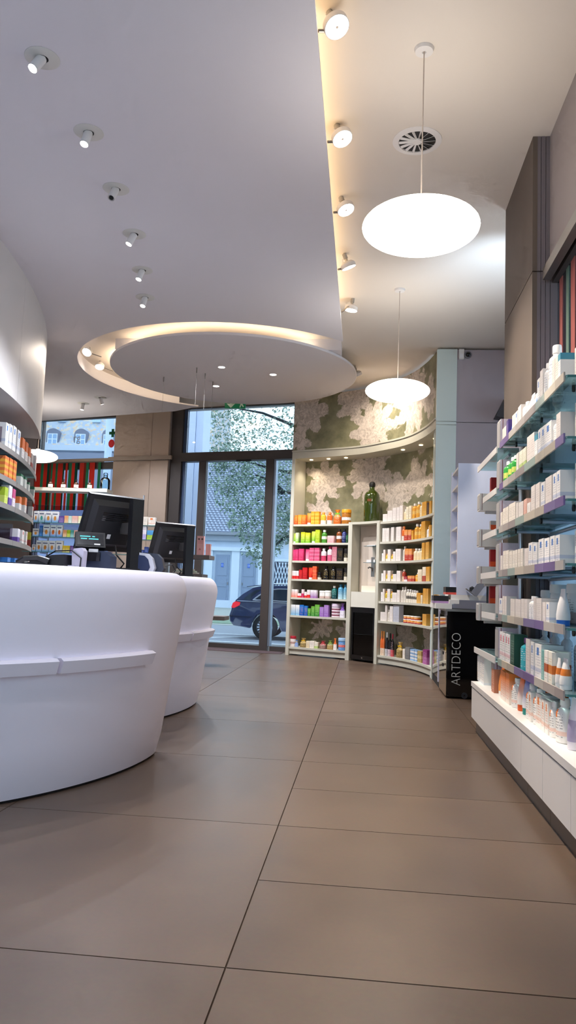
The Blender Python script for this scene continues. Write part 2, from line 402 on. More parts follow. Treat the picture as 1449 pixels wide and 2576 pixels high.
# left shop window
fw = tag(empty('window_3', tuple(fpt(4, 0, 0))), kind='structure')
fbox(2.976, 3.03, -.03, .06, .6, ZC-.05).build('jamb', M_ALU, fw)
fbox(4.66, 4.72, -.03, .06, .6, ZC-.05).build('jamb', M_ALU, fw)
fbox(3.03, 4.66, -.04, .06, 3.02, 3.14).build('transom', M_ALU, fw)
fbox(2.976, 4.72, -.04, .06, 3.95, ZC).build('head', M_ALU, fw)
fbox(2.976, 4.72, -.04, .06, .5, .6).build('sill', M_ALU, fw)
fbox(3.03, 4.66, .004, .01, .6, 3.02).build('pane', M_GLASS, fw)
fbox(3.03, 4.66, .004, .01, 3.14, 3.95).build('pane', M_GLASS, fw)
fbox(3.061, 4.9, -.10, -.045, 3.145, 3.2).build('rail', mat('rail_beige'), fw)
struct('wall_front_left', fbox(4.72, 6.6, -.05, .2, 0, ZC), M_GREYP)
struct('wall_front_low', fbox(2.976, 4.72, -.05, .2, 0, .5), M_GREYP)
struct('wall_front_right', fbox(-4.2, -1.2, -.05, .2, 0, ZC), M_GREYP)
# sunken mat in front of the door
t = thing('door_mat', 'dark purple-brown entrance mat sunk into the floor before the glass door', 'mat', (-2.1, 12.1, 0))
p = [fpt(1.6, -.06, 0), fpt(-.35, -.06, 0), Vector((-1.26, 11.9, 0)), Vector((-1.9, 11.86, 0)), Vector((-2.6, 12.1, 0)), Vector((-3.3, 12.5, 0))]
MB().prism([(q.x, q.y) for q in p], .0005, .006).build('pile', mat('mat_pile', (92, 76, 80), .95, noise=.3, nscale=400, bump=.6, bscale=500), t)
# ================================================================== floral wall unit
FR = catmull([(-1.19, 11.82), (-.73, 11.61), (-.265, 11.38), (-.03, 11.2), (.19, 10.95), (.4, 10.69), (.58, 10.36), (.71, 9.95), (.78, 9.6), (.81, 9.385)])
FS = lens(FR); FLEN = FS[-1]
UP = [(0., .055), (1.02, 1.085), (1.58, 1.64), (FLEN-.03, FLEN)]       # the uprights, as lengths along the front edge
def mural():
    m = bpy.data.materials.new('floral_mural'); m.use_nodes = True; nt = m.node_tree; b = nt.nodes['Principled BSDF']; L = nt.links.new
    N = lambda t: nt.nodes.new('ShaderNode'+t)
    def math_(op, a, c=None):
        n = N('Math'); n.operation = op
        for i, x in enumerate((a, c)):
            if x is None: continue
            if isinstance(x, (int, float)): n.inputs[i].default_value = x
            else: L(x, n.inputs[i])
        return n.outputs[0]
    uv = N('UVMap'); uv.uv_map = 'arc'
    n0 = N('TexNoise'); n0.inputs['Scale'].default_value = 7; n0.inputs['Detail'].default_value = 5; L(uv.outputs[0], n0.inputs['Vector'])
    s0 = N('VectorMath'); s0.operation = 'SUBTRACT'; L(n0.outputs['Color'], s0.inputs[0]); s0.inputs[1].default_value = (.5, .5, .5)
    s1 = N('VectorMath'); s1.operation = 'SCALE'; L(s0.outputs[0], s1.inputs[0]); s1.inputs['Scale'].default_value = .16
    s2 = N('VectorMath'); s2.operation = 'ADD'; L(uv.outputs[0], s2.inputs[0]); L(s1.outputs[0], s2.inputs[1])
    val = None
    fl = [(.22, 3.78, .40, 7, .2), (1.05, 3.86, .34, 6, 1.), (1.45, 3.42, .46, 9, .4), (2.35, 3.62, .56, 8, .9), (.12, 3.3, .2, 5, .3), (3.0, 3.5, .3, 7, .1), (.42, 2.72, .36, 7, .5), (1.2, 2.75, .44, 8, .1),
          (1.75, 2.45, .34, 7, 1.2), (2.2, 2.62, .3, 6, .7), (2.8, 2.55, .42, 8, .2), (.35, 2.25, .24, 6, .8), (.42, .42, .2, 9, .3), (.9, .38, .2, 8, .6), (2.0, .4, .24, 7, .2), (2.6, .42, .28, 8, .9)]
    for u, v, R, n, ph in fl:
        d = N('VectorMath'); d.operation = 'SUBTRACT'; L(s2.outputs[0], d.inputs[0]); d.inputs[1].default_value = (u, v, 0)
        le = N('VectorMath'); le.operation = 'LENGTH'; L(d.outputs[0], le.inputs[0])
        sp = N('SeparateXYZ'); L(d.outputs[0], sp.inputs[0])
        an = math_('ARCTAN2', sp.outputs[1], sp.outputs[0])
        pet = math_('ABSOLUTE', math_('COSINE', math_('ADD', math_('MULTIPLY', an, n/2), ph)))
        rr = math_('MULTIPLY', math_('ADD', math_('MULTIPLY', pet, .42), .62), R)
        q = math_('SUBTRACT', 1.0, math_('DIVIDE', le.outputs['Value'], rr))           # >0 inside a bloom
        val = q if val is None else math_('MAXIMUM', val, q)
    nz = N('TexNoise'); nz.inputs['Scale'].default_value = 3.2; nz.inputs['Detail'].default_value = 9; nz.inputs['Roughness'].default_value = .62; L(uv.outputs[0], nz.inputs['Vector'])
    sh = math_('ADD', val, math_('MULTIPLY', math_('SUBTRACT', nz.outputs['Fac'], .5), 1.5))
    edge = N('ValToRGB'); e = edge.color_ramp.elements; e[0].position = .02; e[1].position = .07; e[0].color = (0, 0, 0, 1); e[1].color = (1, 1, 1, 1); L(sh, edge.inputs[0])
    wv = N('TexNoise'); wv.inputs['Scale'].default_value = 14; wv.inputs['Detail'].default_value = 7; wv.inputs['Distortion'].default_value = 1.6; L(s2.outputs[0], wv.inputs['Vector'])
    pale = N('ValToRGB'); e = pale.color_ramp.elements; e[0].position = .34; e[0].color = (*lin((172, 160, 148)), 1); e[1].position = .6; e[1].color = (*lin((218, 206, 194)), 1); L(wv.outputs['Fac'], pale.inputs[0])
    ol = N('ValToRGB'); e = ol.color_ramp.elements; e[0].position = .35; e[0].color = (*lin((108, 108, 82)), 1); e[1].position = .7; e[1].color = (*lin((160, 156, 124)), 1); L(nz.outputs['Fac'], ol.inputs[0])
    mx = N('Mix'); mx.data_type = 'RGBA'; L(edge.outputs[0], mx.inputs[0]); L(ol.outputs[0], mx.inputs[6]); L(pale.outputs[0], mx.inputs[7]); L(mx.outputs[2], b.inputs['Base Color'])
    b.inputs['Roughness'].default_value = .42; b.inputs['Metallic'].default_value = .0
    bp = N('Bump'); bp.inputs['Strength'].default_value = .25; bp.inputs['Distance'].default_value = .004; L(wv.outputs['Fac'], bp.inputs['Height']); L(bp.outputs[0], b.inputs['Normal'])
    return m
M_MURAL = mural()
def curved_sheet(name, P, z0, z1, parent, th=.012, nz=1):
    """wall sheet following plan line P, uv in metres along the arc and up the wall"""
    S = lens(P); n = len(P); Q = inset(P, th)
    mb = MB().ribbon(P, Q, z0, z1)
    o = mb.build(name, M_MURAL, parent)
    me = o.data; uv = me.uv_layers.new(name='arc'); off = WL[o.name]
    sv = [0]*len(me.vertices)
    for i in range(n): sv[2*i] = sv[2*i+1] = sv[2*n+2*i] = sv[2*n+2*i+1] = S[i]
    for lp in me.loops:
        v = me.vertices[lp.vertex_index]; uv.data[lp.index].uv = (sv[lp.vertex_index], v.co.z+off[2])
    return o
unit = thing('curved_shelf_unit', 'curved cream shelf unit with floral mural back beside the glass door', 'shelving', (-.2, 11.3, 0))
BACK = inset(FR, .36)
curved_sheet('mural_panel', BACK, .1, 3.05, unit)
curved_sheet('mural_panel', inset(FR, .012), 3.16, ZC-.03, unit)
M_UNIT = mat('unit_cream', (200, 198, 184), .4)
P0 = sub(FR, FS, 0, FLEN, 60); P1 = inset(P0, .36)
MB().ribbon(P0, P1, 3.03, 3.15).build('cornice', M_UNIT, unit)
MB().ribbon(inset(P0, -.014), P0, 3.135, 3.158).build('cornice_bead', M_UNIT, unit)
for a, b in UP:
    P = sub(FR, FS, a, b, 4); Q = inset(P, .355); top = 3.03 if a < .5 or a > 3 else 2.02
    MB().ribbon(P, Q, 0, top).build('upright', M_UNIT, unit)
SHZ = [2.0, 1.715, 1.44, 1.16, .878, .605, .128]
for a, b in ((.055, 1.02), (1.64, FLEN-.03)):
    P = sub(FR, FS, a+.001, b-.001, 18); Q = inset(P, .35)
    for i, z in enumerate(SHZ):
        MB().ribbon(inset(P, .012), Q, z-.03, z).build('shelf', M_UNIT, unit)
    MB().ribbon(inset(P, .03), inset(P, .05), .02, .097).build('plinth', M_UNIT, unit)
# middle niche: lit back panel, drawer front, glass shelves, top board
P = sub(FR, FS, 1.086, 1.579, 8)
MB().ribbon(P, inset(P, .35), 1.985, 2.02).build('top_board', M_UNIT, unit)
MB().ribbon(inset(P, .22), inset(P, .235), 1.0, 1.984).build('niche_back', mat('niche_beige', (214, 200, 186), .5), unit)
MB().ribbon(inset(P, .01), inset(P, .34), .775, .998).build('drawer_front', M_WARMW, unit)
for z in (1.42, 1.66):
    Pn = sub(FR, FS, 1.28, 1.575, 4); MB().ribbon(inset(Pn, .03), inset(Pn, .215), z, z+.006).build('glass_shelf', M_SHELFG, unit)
q, d = at_s(FR, FS, 1.555)
MB().tube([(q.x-.03, q.y+.1, 1.3), (q.x-.03, q.y+.1, 1.34), (q.x-.075, q.y+.06, 1.355), (q.x-.09, q.y+.045, 1.34)], .012).build('spout', M_STEEL, unit)
box(q.x-.05, q.x+.0, q.y+.1, q.y+.14, 1.22, 1.5).build('dispenser_column', M_STEEL, unit)
for s in (.25, .55, .85, 1.9, 2.3, 2.75, 3.1):                      # small downlights under the cornice
    q, d = at_s(FR, FS, s); n = Vector((-d.y, d.x)); c = q+n*.17
    MB().lathe([(0, 0), (.026, 0), (.026, .006), (0, .006)], 12, (c.x, c.y, 3.0245)).build('downlight', emitmat('niche_lamp', (255, 226, 176), 5.), unit)
    spot('downlight_beam', (c.x, c.y, 3.01), (c.x+n.x*.1, c.y+n.y*.1, 2.), (4 if s < .3 else .9), (1, .84, .62), 110, .8, .03, unit)
# drinks fridge in the niche
q, d = at_s(FR, FS, 1.333); ang = math.atan2(d.y, d.x)
GM = Matrix.Translation((q.x, q.y, 0)) @ Matrix.Rotation(ang, 4, 'Z')
fz = thing('drinks_fridge', 'small black glass-door drinks fridge in the niche of the floral unit', 'fridge', (q.x, q.y, 0))
W2 = .235
mb = MB()
for a in ((-W2, W2, .34, .36, .03, .765), (-W2, -W2+.02, .03, .34, .03, .765), (W2-.02, W2, .03, .34, .03, .765), (-W2, W2, .03, .34, .03, .06), (-W2, W2, .03, .34, .735, .765)): mb.box(*a, GM)
mb.build('cabinet', mat('fridge_inner', (70, 72, 76), .5), fz)
dr = MB(); 
for a in ((-W2, -W2+.035, .0, .028, .03, .765), (W2-.035, W2, .0, .028, .03, .765), (-W2+.035, W2-.035, .0, .028, .03, .09), (-W2+.035, W2-.035, .0, .028, .70, .765)): dr.box(*a, GM)
door = dr.build('door', M_BLACKG, fz)
box(-W2+.035, W2-.035, .012, .016, .09, .70, GM).build('pane', glassmat('fridge_glass', (205, 210, 212), 1.), door)
box(-.012, .012, -.003, .0, .045, .07, GM).build('lock', M_STEEL, door)
for z in (.10, .31, .52): box(-W2+.025, W2-.025, .05, .33, z-.012, z-.006, GM).build('rack', M_STEEL, fz)
for a in (-.2, .18): box(a, a+.03, .03, .32, 0, .03, GM).build('foot', M_BLACK, fz)
box(-.15, .15, .05, .07, .728, .734, GM).build('added_light_strip', emitmat('fridge_fill_light', (230, 240, 255), 2.2), fz)  # glowing strip added so the bottles inside become visible

# ================================================================== left: curved fascia and glass shelving
CC = Vector((-13.1, 4.76))
def carc(R, a, b, n): return [Vector((CC.x+R*math.cos(a+(b-a)*i/n), CC.y+R*math.sin(a+(b-a)*i/n))) for i in range(n+1)]
fa = tag(empty('wall_fascia', (-3.1, 5.5, 2.66)), kind='structure')
M_FASC = mat('fascia_white', (214, 208, 204), .5)
edges = [-.62, -.5, -.38, -.26, -.14, -.02, .1, .205, .31, .40]
for a, b in zip(edges, edges[1:]):
    MB().ribbon(carc(9.98, a+.0002, b-.0002, 8), carc(10., a+.0002, b-.0002, 8), 2.66, ZS).build('panel', M_FASC, fa, 30)
MB().ribbon(carc(9.55, -.62, .40, 50), carc(9.98, -.62, .40, 50), 2.665, 2.69).build('underside', M_FASC, fa, 30)
struct('wall_curved', MB().ribbon(carc(9.5, -.62, .40, 60), carc(9.55, -.62, .40, 60), 0, 2.69), mat('lilac_wall', (176, 172, 192), .6), 30)
ls = thing('curved_glass_shelving', 'curved glass shelving with metal label strips under the white fascia', 'shelving', (-3.3, 6.8, 0))
for z in (2.2, 1.93, 1.685, 1.365, 1.125):
    A, B = -.1, .402
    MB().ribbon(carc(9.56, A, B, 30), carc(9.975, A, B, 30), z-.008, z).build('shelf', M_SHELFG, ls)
    for a, b in ((A, .06), (.061, .145), (.146, .235), (.236, B)):
        MB().ribbon(carc(9.976, a, b, 8), carc(9.984, a, b, 8), z-.045, z+.004).build('label_strip', mat('label_strip_steel', (160, 152, 146), .4, metal=.4), ls, 30)
for a in (.0905, .181, .2465, .344):
    p0, p1 = carc(9.57, a, a+.001, 1)[0], carc(9.95, a, a+.001, 1)[0]
    for z in (2.2, 1.93, 1.685, 1.365):
        t_ = (p1-p0).normalized(); n_ = Vector((-t_.y, t_.x))*.003
        MB().prism([(p0+n_), (p1+n_), (p1-n_), (p0-n_)], z, z+.17).build('divider', glassmat('acrylic', (214, 206, 214), 1.2), ls)
    p2 = carc(9.565, a, a+.001, 1)[0]
    MB().tube([(p2.x, p2.y, 0), (p2.x, p2.y, 2.66)], .016).build('post', M_STEEL, ls)

# ================================================================== white service counters
def counter(name, label, c, R, s0, s1, D, ledge):
    t = thing(name, label, 'counter', (c[0]+R, c[1], 0), 'white service counters')
    def outline(d, rad=.26, n=7):
        a, b, lo, hi = s0-d, s1+d, R-D-d, R+d; r = rad+d; pts = []
        m = 36
        for i in range(m+1): pts.append((a+r+(b-a-2*r)*i/m, hi))
        for i in range(1, n): t_ = PI/2-PI/2*i/n; pts.append((b-r+r*math.cos(t_), hi-r+r*math.sin(t_)))
        for i in range(0, n): t_ = -PI/2*i/n; pts.append((b-r+r*math.cos(t_), lo+r+r*math.sin(t_)))
        for i in range(m+1): pts.append((b-r-(b-a-2*r)*i/m, lo))
        for i in range(1, n): t_ = -PI/2-PI/2*i/n; pts.append((a+r+r*math.cos(t_), lo+r+r*math.sin(t_)))
        for i in range(0, n): t_ = PI-PI/2*i/n; pts.append((a+r+r*math.cos(t_), hi-r+r*math.sin(t_)))
        return [(c[0]+rho*math.cos(s/R), c[1]+rho*math.sin(s/R)) for s, rho in pts]
    lv = [(.0, .012), (.012, .012)]
    lv = [(.0, .014)]+[(.012+.125*(k/8), .014+.93*k/8) for k in range(1, 9)]
    rt = .085
    for k in range(1, 9):
        t_ = PI/2*k/8; lv.append((.137-rt*(1-math.cos(t_)), .944+.126*math.sin(t_)))
    mb = MB(); rings = [outline(d) for d, z in lv]; n = len(rings[0])
    vs = [(p[0], p[1], z) for ring_, (d, z) in zip(rings, lv) for p in ring_]; fs = []
    for k in range(len(lv)-1):
        for i in range(n): j = (i+1) % n; fs.append((k*n+i, k*n+j, (k+1)*n+j, (k+1)*n+i))
    fs.append(tuple(range(n))[::-1]); fs.append(tuple((len(lv)-1)*n+i for i in range(n)))
    mb.add(vs, fs); mb.build('body', M_COUNTER, t, 50)
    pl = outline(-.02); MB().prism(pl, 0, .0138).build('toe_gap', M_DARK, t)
    z0, z1 = .575, .645
    for a, b in ledge:
        def ar(r, k=20): return [Vector((c[0]+r*math.cos((a+(b-a)*i/k)/R), c[1]+r*math.sin((a+(b-a)*i/k)/R))) for i in range(k+1)]
        i0, i1, o1 = ar(R+.05), ar(R+.145), ar(R+.125)
        vs = []; 
        for p, q_, w_ in zip(i0, i1, o1): vs += [(p.x, p.y, z0-.0), (w_.x, w_.y, z0), (q_.x, q_.y, z1-.012), (w_.x, w_.y, z1), (p.x, p.y, z1)]
        fs = []
        for i in range(len(i0)-1):
            for q_ in range(5): r_ = (q_+1) % 5; fs.append((i*5+q_, i*5+r_, (i+1)*5+r_, (i+1)*5+q_))
        fs += [tuple(range(5))[::-1], tuple((len(i0)-1)*5+q_ for q_ in range(5))]
        m2 = MB(); m2.add(vs, fs); m2.build('bag_ledge', M_COUNTER, t, 30)
    return t
counter('service_counter', 'large white rounded service counter nearest, with a two-piece bag ledge', (-3.076, 4.507), 1.872, -2.3, .27, .95, [(-2.1, -1.06), (-1.04, -.40)])
counter('service_counter', 'farther white rounded service counter, behind the nearest one', (-3.416, 6.355), 2.02, -1.1, .5, .95, [(-.9, -.46), (-.44, .12)])

def film(name, rgb, fac):
    m = bpy.data.materials.new(name); m.use_nodes = True; nt = m.node_tree; nt.nodes.clear()
    o_ = nt.nodes.new('ShaderNodeOutputMaterial'); d_ = nt.nodes.new('ShaderNodeBsdfDiffuse'); t_ = nt.nodes.new('ShaderNodeBsdfTranslucent'); x_ = nt.nodes.new('ShaderNodeMixShader')
    d_.inputs[0].default_value = (*lin(rgb), 1); t_.inputs[0].default_value = (*lin(rgb), 1); x_.inputs[0].default_value = fac
    nt.links.new(d_.outputs[0], x_.inputs[1]); nt.links.new(t_.outputs[0], x_.inputs[2]); nt.links.new(x_.outputs[0], o_.inputs[0]); return m
# ================================================================== right: base cabinets and glass shelving
XF = .812
for i, (y0, y1) in enumerate(((4.113, 5.95), (3.636, 4.110), (3.16, 3.633), (2.68, 3.157), (1.2, 2.677))):
    t = thing('base_cabinet', ['long white base cabinet at the far end of the right shelving', 'white base cabinet, second from the far end under the right shelving', 'white base cabinet, third from the far end under the right shelving', 'white base cabinet, fourth from the far end under the right shelving', 'white base cabinet nearest the camera, outside the right edge'][i], 'cabinet', (1.0, (y0+y1)/2, 0), 'white base cabinets')
    box(XF+.02, 1.15 if y1 < 4.9 else 1.025, y0, y1, .10, .325).build('body', M_WHITE, t)
    box(XF, XF+.018, y0+.0015, y1-.0015, .105, .322).build('door', M_WHITE, t)
    box(XF+.035, 1.02, y0, y1, 0, .0995).build('plinth', M_PLINTH, t)
t = thing('cabinet_worktop', 'thin white ledge running along the top of the base cabinets', 'ledge', (1.0, 4, .33))
MB().prism([(XF-.004, 1.2), (1.185, 1.2), (1.185, 4.94), (1.027, 4.94), (1.027, 5.955), (XF-.004, 5.955)], .331, .366).build('slab', M_WHITE, t)
box(XF+.004, XF+.02, 1.2, 5.95, .3255, .3305).build('shadow_gap', M_DARK, t)
sh = thing('glass_wall_shelving', 'glass product shelving on chrome tubes along the right wall', 'shelving', (1.0, 4.5, .366))
RZ = [1.985, 1.71, 1.435, 1.155, .878, .60]
M_STRIP = mat('price_strip', (176, 168, 158), .35)
STRC = [(176, 166, 152), (150, 140, 138), (110, 88, 140), (196, 186, 168), (168, 160, 156), (120, 104, 150), (150, 168, 160), (182, 176, 170)]
for k, z in enumerate(RZ):
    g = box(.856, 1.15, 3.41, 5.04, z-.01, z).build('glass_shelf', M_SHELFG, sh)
    box(.862, 1.15, 3.4065, 3.4098, z-.0105, z+.0005).build('dark_edge', M_GEDGE, g)
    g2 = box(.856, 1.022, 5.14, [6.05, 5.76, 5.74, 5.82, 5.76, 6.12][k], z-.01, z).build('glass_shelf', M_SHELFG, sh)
    yc = [3.41, 3.56, 3.78, 3.98, 4.25, 4.5, 4.72, 4.9, 5.04]
    for j in range(8):
        col = STRC[(j*3+k*5) % 8]
        box(.846, .8535, yc[j]+.001, yc[j+1]-.001, z-.028, z+.014).build('price_strip', mat('price_strip_%d' % ((j*3+k*5) % 8), col, .4), sh)
    box(.846, .8535, 5.16, [6.03, 5.74, 5.72, 5.80, 5.74, 6.10][k], z-.03, z+.012).build('label_rail', M_WHITE, sh)
    for y in (3.55, 4.2, 4.9):
        MB().tube([(.93, y, z-.024), (1.16, y, z-.024)], .013, 10).build('bracket_tube', M_CHROME, sh)
        MB().lathe([(0, 0), (.016, 0), (.016, .01), (0, .01)], 10, M=Matrix.Translation((.921, y, z-.024)) @ Matrix.Rotation(PI/2, 4, 'Y')).build('tube_cap', M_BLACK, sh)
    MB().tube([(1.145, 3.43, z-.036), (1.145, 5.0, z-.036)], .012, 10).build('rail_tube', M_CHROME, sh)
    MB().tube([(.95, 5.25, z-.026), (.95, 5.7, z-.026)], .01, 8).build('rail_tube', M_CHROME, sh)
for y in (3.5, 4.25, 4.93):
    MB().tube([(1.155, y, .367), (1.155, y, 2.0)], .017, 12).build('post', M_CHROME, sh)
MB().tube([(1.0, 5.12, .367), (1.0, 5.12, 2.0)], .015, 12).build('post', M_CHROME, sh)
bp = box(1.172, 1.178, 3.3, 4.94, .372, 2.05).build('frosted_back_panel', film('frosted_shelf_back', (222, 236, 246), .75), sh)
# stripes stuck on the shop-window glass behind the shelving
st = thing('striped_window_film', 'faded red and green vertical stripes on the right shop window', 'window film', (1.185, 4.2, .5))
M_RED = mat('film_red', (186, 44, 40), .5); M_GRN = mat('film_green', (32, 92, 66), .5)
M_FR, M_FG, M_FD, M_FB = film('film_red_t', (250, 92, 78), .65), film('film_green_t', (84, 172, 130), .65), film('film_dark_t', (46, 112, 94), .6), film('film_brown_t', (160, 66, 54), .5)
M_PALE, M_PALEG = film('film_pale_red', (166, 104, 100), .35), film('film_pale_green', (116, 136, 126), .35)
y = 4.88
for k in range(34):
    w = (.075, .06, .09, .05)[k % 4]
    box(1.184, 1.1885, y-w, y, 2.06, 3.03).build('stripe', M_PALE if k % 2 == 0 else M_PALEG, st)
    y -= w+(.05 if k % 3 else .09)
    if y < 4.2: break

# ================================================================== make-up island by the column
ad = thing('make_up_counter', 'black make-up counter with white tower and silver lettering on its side', 'display counter', (.95, 8.0, 0))
box(.81, 1.6, 7.72, 8.42, .02, .84).build('carcass', M_BLACKG, ad)
box(.806, .8095, 7.73, 8.41, .02, .43).build('mirror_front', mat('mirror_bronze', (210, 196, 172), .05, metal=1.), ad)
box(.806, .8095, 7.73, 8.41, .435, .80).build('mirror_front', mat('mirror_dark', (90, 86, 84), .05, metal=1.), ad)
for z in (.28, .40): box(.80, .8058, 8.0, 8.08, z, z+.03).build('drawer_pull', M_BLACK, ad)
box(.795, 1.6, 7.70, 8.43, .841, .862).build('worktop', M_STEEL, ad)
MB().lathe([(.008, 0), (.03, .0), (.03, .006), (.008, .006)], 14, M=Matrix.Translation((.985, 7.7195, .035)) @ Matrix.Rotation(PI/2, 4, 'X')).build('round_badge', mat('badge_grey', (40, 42, 48), .3), ad)
TM = Matrix.Translation((.905, 7.7185, .382)) @ Matrix(((0, -1, 0, 0), (0, 0, -1, 0), (1, 0, 0, 0), (0, 0, 0, 1)))
TM = TM @ Matrix.Diagonal((.86, 1, 1, 1))
text('lettering', 'ARTDECO', .128, TM, mat('silver_letter', (196, 198, 196), .4), ad, .001, -.0022)
box(.70, .86, 7.78, 8.42, .863, .915).build('front_tray', M_WHITE, ad)
box(.835, .93, 7.78, 8.42, .9155, .955).build('step', M_WHITE, ad)
box(.855, 1.6, 7.80, 8.42, .955, 1.005).build('step', M_WHITE, ad)
M_TOWER = mat('gloss_white_daylight_tint', (214, 222, 246), .12, coat=.3)  # blue of the bay daylight put into the white panel's colour
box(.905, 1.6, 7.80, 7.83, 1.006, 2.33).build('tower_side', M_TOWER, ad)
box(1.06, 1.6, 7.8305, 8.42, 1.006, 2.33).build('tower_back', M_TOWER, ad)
for z in (1.25, 1.46, 1.70, 1.92, 2.13, 2.31): box(.915, 1.0595, 7.8305, 8.42, z-.02, z).build('tower_shelf', M_WHITE, ad)
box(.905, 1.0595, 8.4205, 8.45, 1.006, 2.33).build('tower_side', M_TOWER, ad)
# testers and tilted mirror on the counter
for i, (x, y, z, c) in enumerate(((.76, 7.98, .9155, (150, 120, 170)), (.88, 7.98, 1.0055, (200, 80, 70)))):
    tb = thing('tester_tray', ['black tester tray with lilac base on the lower white step', 'black tester tray with red base on the upper white step'][i], 'tester tray', (x, y, z))
    box(x-.075, x+.075, y-.12, y+.12, z, z+.022).build('base', mat('tester_base_%d' % i, c, .4), tb)
    box(x-.075, x+.075, y-.12, y+.12, z+.0225, z+.075).build('lid', M_BLACK, tb)
mr = thing('tilted_mirror_stand', 'tilted grey make-up mirror with small open tray above the black counter', 'mirror', (1.12, 7.735, .863))
MM = Matrix.Translation((1.16, 7.735, 1.15)) @ Matrix.Rotation(math.radians(36), 4, 'Y')
box(-.035, .035, -.02, -.012, -.17, .17, MM).build('mirror_panel', mat('mirror_grey', (150, 152, 166), .25, metal=.3), mr)
box(-.09, .03, -.01, .055, -.17, -.162, MM).build('tray', M_STEEL, mr)
box(-.03, .03, .0, .02, -.16, .17, MM).build('frame', M_BLACK, mr)
MB().lathe([(0, 0), (.03, .01), (.026, .045), (0, .06)], 12, (1.05, 7.75, 1.035)).build('puff', M_BLACK, mr)
MB().tube([(1.2, 7.76, .863), (1.2, 7.76, 1.2)], .01).build('post', M_BLACK, mr)
# mirrored panel and pale slab between column and make-up counter
mp = thing('mirror_panel', 'narrow mirrored side panel between the pale column and make-up counter', 'mirror', (.83, 8.95, 0))
box(.815, .84, 8.56, 9.38, .09, 1.0).build('glass', mat('side_mirror', (150, 158, 160), .06, metal=.95), mp)
box(.82, .9, 8.53, 9.38, 0, .0895).build('plinth', M_DARK, mp)
ps = thing('lilac_end_slab', 'upright lilac-white slab standing at the end of the mirrored panel', 'panel', (.84, 8.5, 0))
box(.80, .95, 8.47, 8.53, .07, .90).build('slab', mat('lilac_slab', (190, 190, 214), .4), ps)
box(.815, .95, 8.475, 8.525, 0, .0695).build('foot', M_DARK, ps)

# ================================================================== shelving before the left shop window
wu = thing('window_shelving', 'glass window shelving with a white top board and baby food', 'shelving', (-4.4, 12.2, 0))
box(-5.6, -4.22, 12.03, 12.33, 2.46, 2.515).build('top_board', M_WARMW, wu)
for z, xr in ((1.94, -3.26), (1.71, -3.3), (1.46, -3.3)):
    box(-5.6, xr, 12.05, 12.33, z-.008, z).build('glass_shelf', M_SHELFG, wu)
    box(-5.6, xr, 12.045, 12.0495, z-.0085, z+.0005).build('shelf_edge', M_GEDGE, wu)
    for x in (-5.3, -4.5, -3.7): MB().tube([(x, 12.08, z-.02), (x, 12.34, z-.02)], .009, 8).build('bracket', M_CHROME, wu)
for x in (-5.3, -4.5, -3.7): MB().tube([(x, 12.36, 0), (x, 12.36, 2.46)], .014, 8).build('post', M_CHROME, wu)
box(-5.6, -4.2, 12.42, 12.43, .9, 2.26).build('frosted_back', glassmat('frosted_acrylic', (226, 226, 240), .5), wu)
sb = thing('striped_window_banner', 'red and green striped banner hanging in the left shop window', 'banner', tuple(fpt(4, -.1, 2.27)))
STR = [(150, 235, 'R'), (235, 275, 'G'), (275, 330, 'R'), (330, 365, 'D'), (365, 385, 'B'), (385, 410, 'G'), (410, 455, 'R'), (455, 485, 'G'), (485, 560, 'R'), (560, 580, 'D'), (600, 630, 'R'), (645, 690, 'G'), (690, 735, 'R'), (735, 775, 'D'), (805, 865, 'R'), (865, 895, 'B'), (895, 935, 'G'), (945, 1020, 'R'), (1065, 1105, 'G')]
for a, b, c in STR:
    ua, ub = 4.68-(a-150)*.00149, 4.68-(b-150)*.00149
    fbox(ub+.001, ua-.001, -.075, -.072, 2.27 if b < 1030 else 2.62, 3.13).build('stripe', {'R': M_FR, 'G': M_FG, 'D': M_FD, 'B': M_FB}[c], sb)
fbox(3.2, 4.68, -.08, -.0705, 3.131, 3.143).build('top_rail', M_STEEL, sb)
# stepped wooden display by the door
ds = thing('wooden_display_stand', 'grey-brown wooden tiered display stand between far counter and glass door', 'display stand', (-2.75, 9.7, 0))
M_WOOD = mat('grey_oak', (108, 101, 98), .55, noise=.15, nscale=30)
for z, x0, x1 in ((1.39, -2.7, -1.98), (1.147, -2.8, -2.06), (.625, -2.6, -1.75)):
    box(x0, x1, 9.6, 9.95, z-.05, z).build('shelf', M_WOOD, ds)
box(-2.62, -2.54, 9.74, 9.82, 0, 1.34).build("post", M_STEEL, ds)
box(-2.9, -2.3, 9.6, 9.95, 0, .03).build('base', M_WOOD, ds)
# ================================================================== lamps
M_GLOBE = emitmat('opal_globe', (255, 245, 230), 2.8, True)
def pendant(x, y, label):
    t = thing('pendant_lamp', label, 'pendant lamp', (x, y, 2.9), 'white saucer pendant lamps')
    pr = [(.32*math.cos(a), .097*math.sin(a)) for a in [(-90+180*k/20)*PI/180 for k in range(21)]]; pr[0] = (0, -.097); pr[-1] = (0, .097)
    MB().lathe(pr, 48, (x, y, 3.0)).build('shade', M_GLOBE, t, 60)
    MB().lathe([(0, 0), (.03, 0), (.03, .025), (0, .025)], 16, (x, y, 3.094)).build('fitting', M_LAMPW, t)
    MB().tube([(x, y, 3.1), (x, y, ZC-.018)], .004, 6).build('cable', mat('clear_cable', (196, 180, 168), .4), t)
    MB().lathe([(0, .022), (.012, 0), (.05, .004), (.056, .02), (.056, .022)], 24, (x, y, ZC-.0225)).build('canopy', M_LAMPW, t, 40)
pendant(.25, 4.08, 'white glowing saucer pendant lamp nearest the camera, below the round air vent')
pendant(.268, 7.55, 'white glowing saucer pendant lamp before the floral wall')
pendant(-5.36, 11.86, 'white glowing saucer pendant lamp by the left shop window, half hidden by shelving')

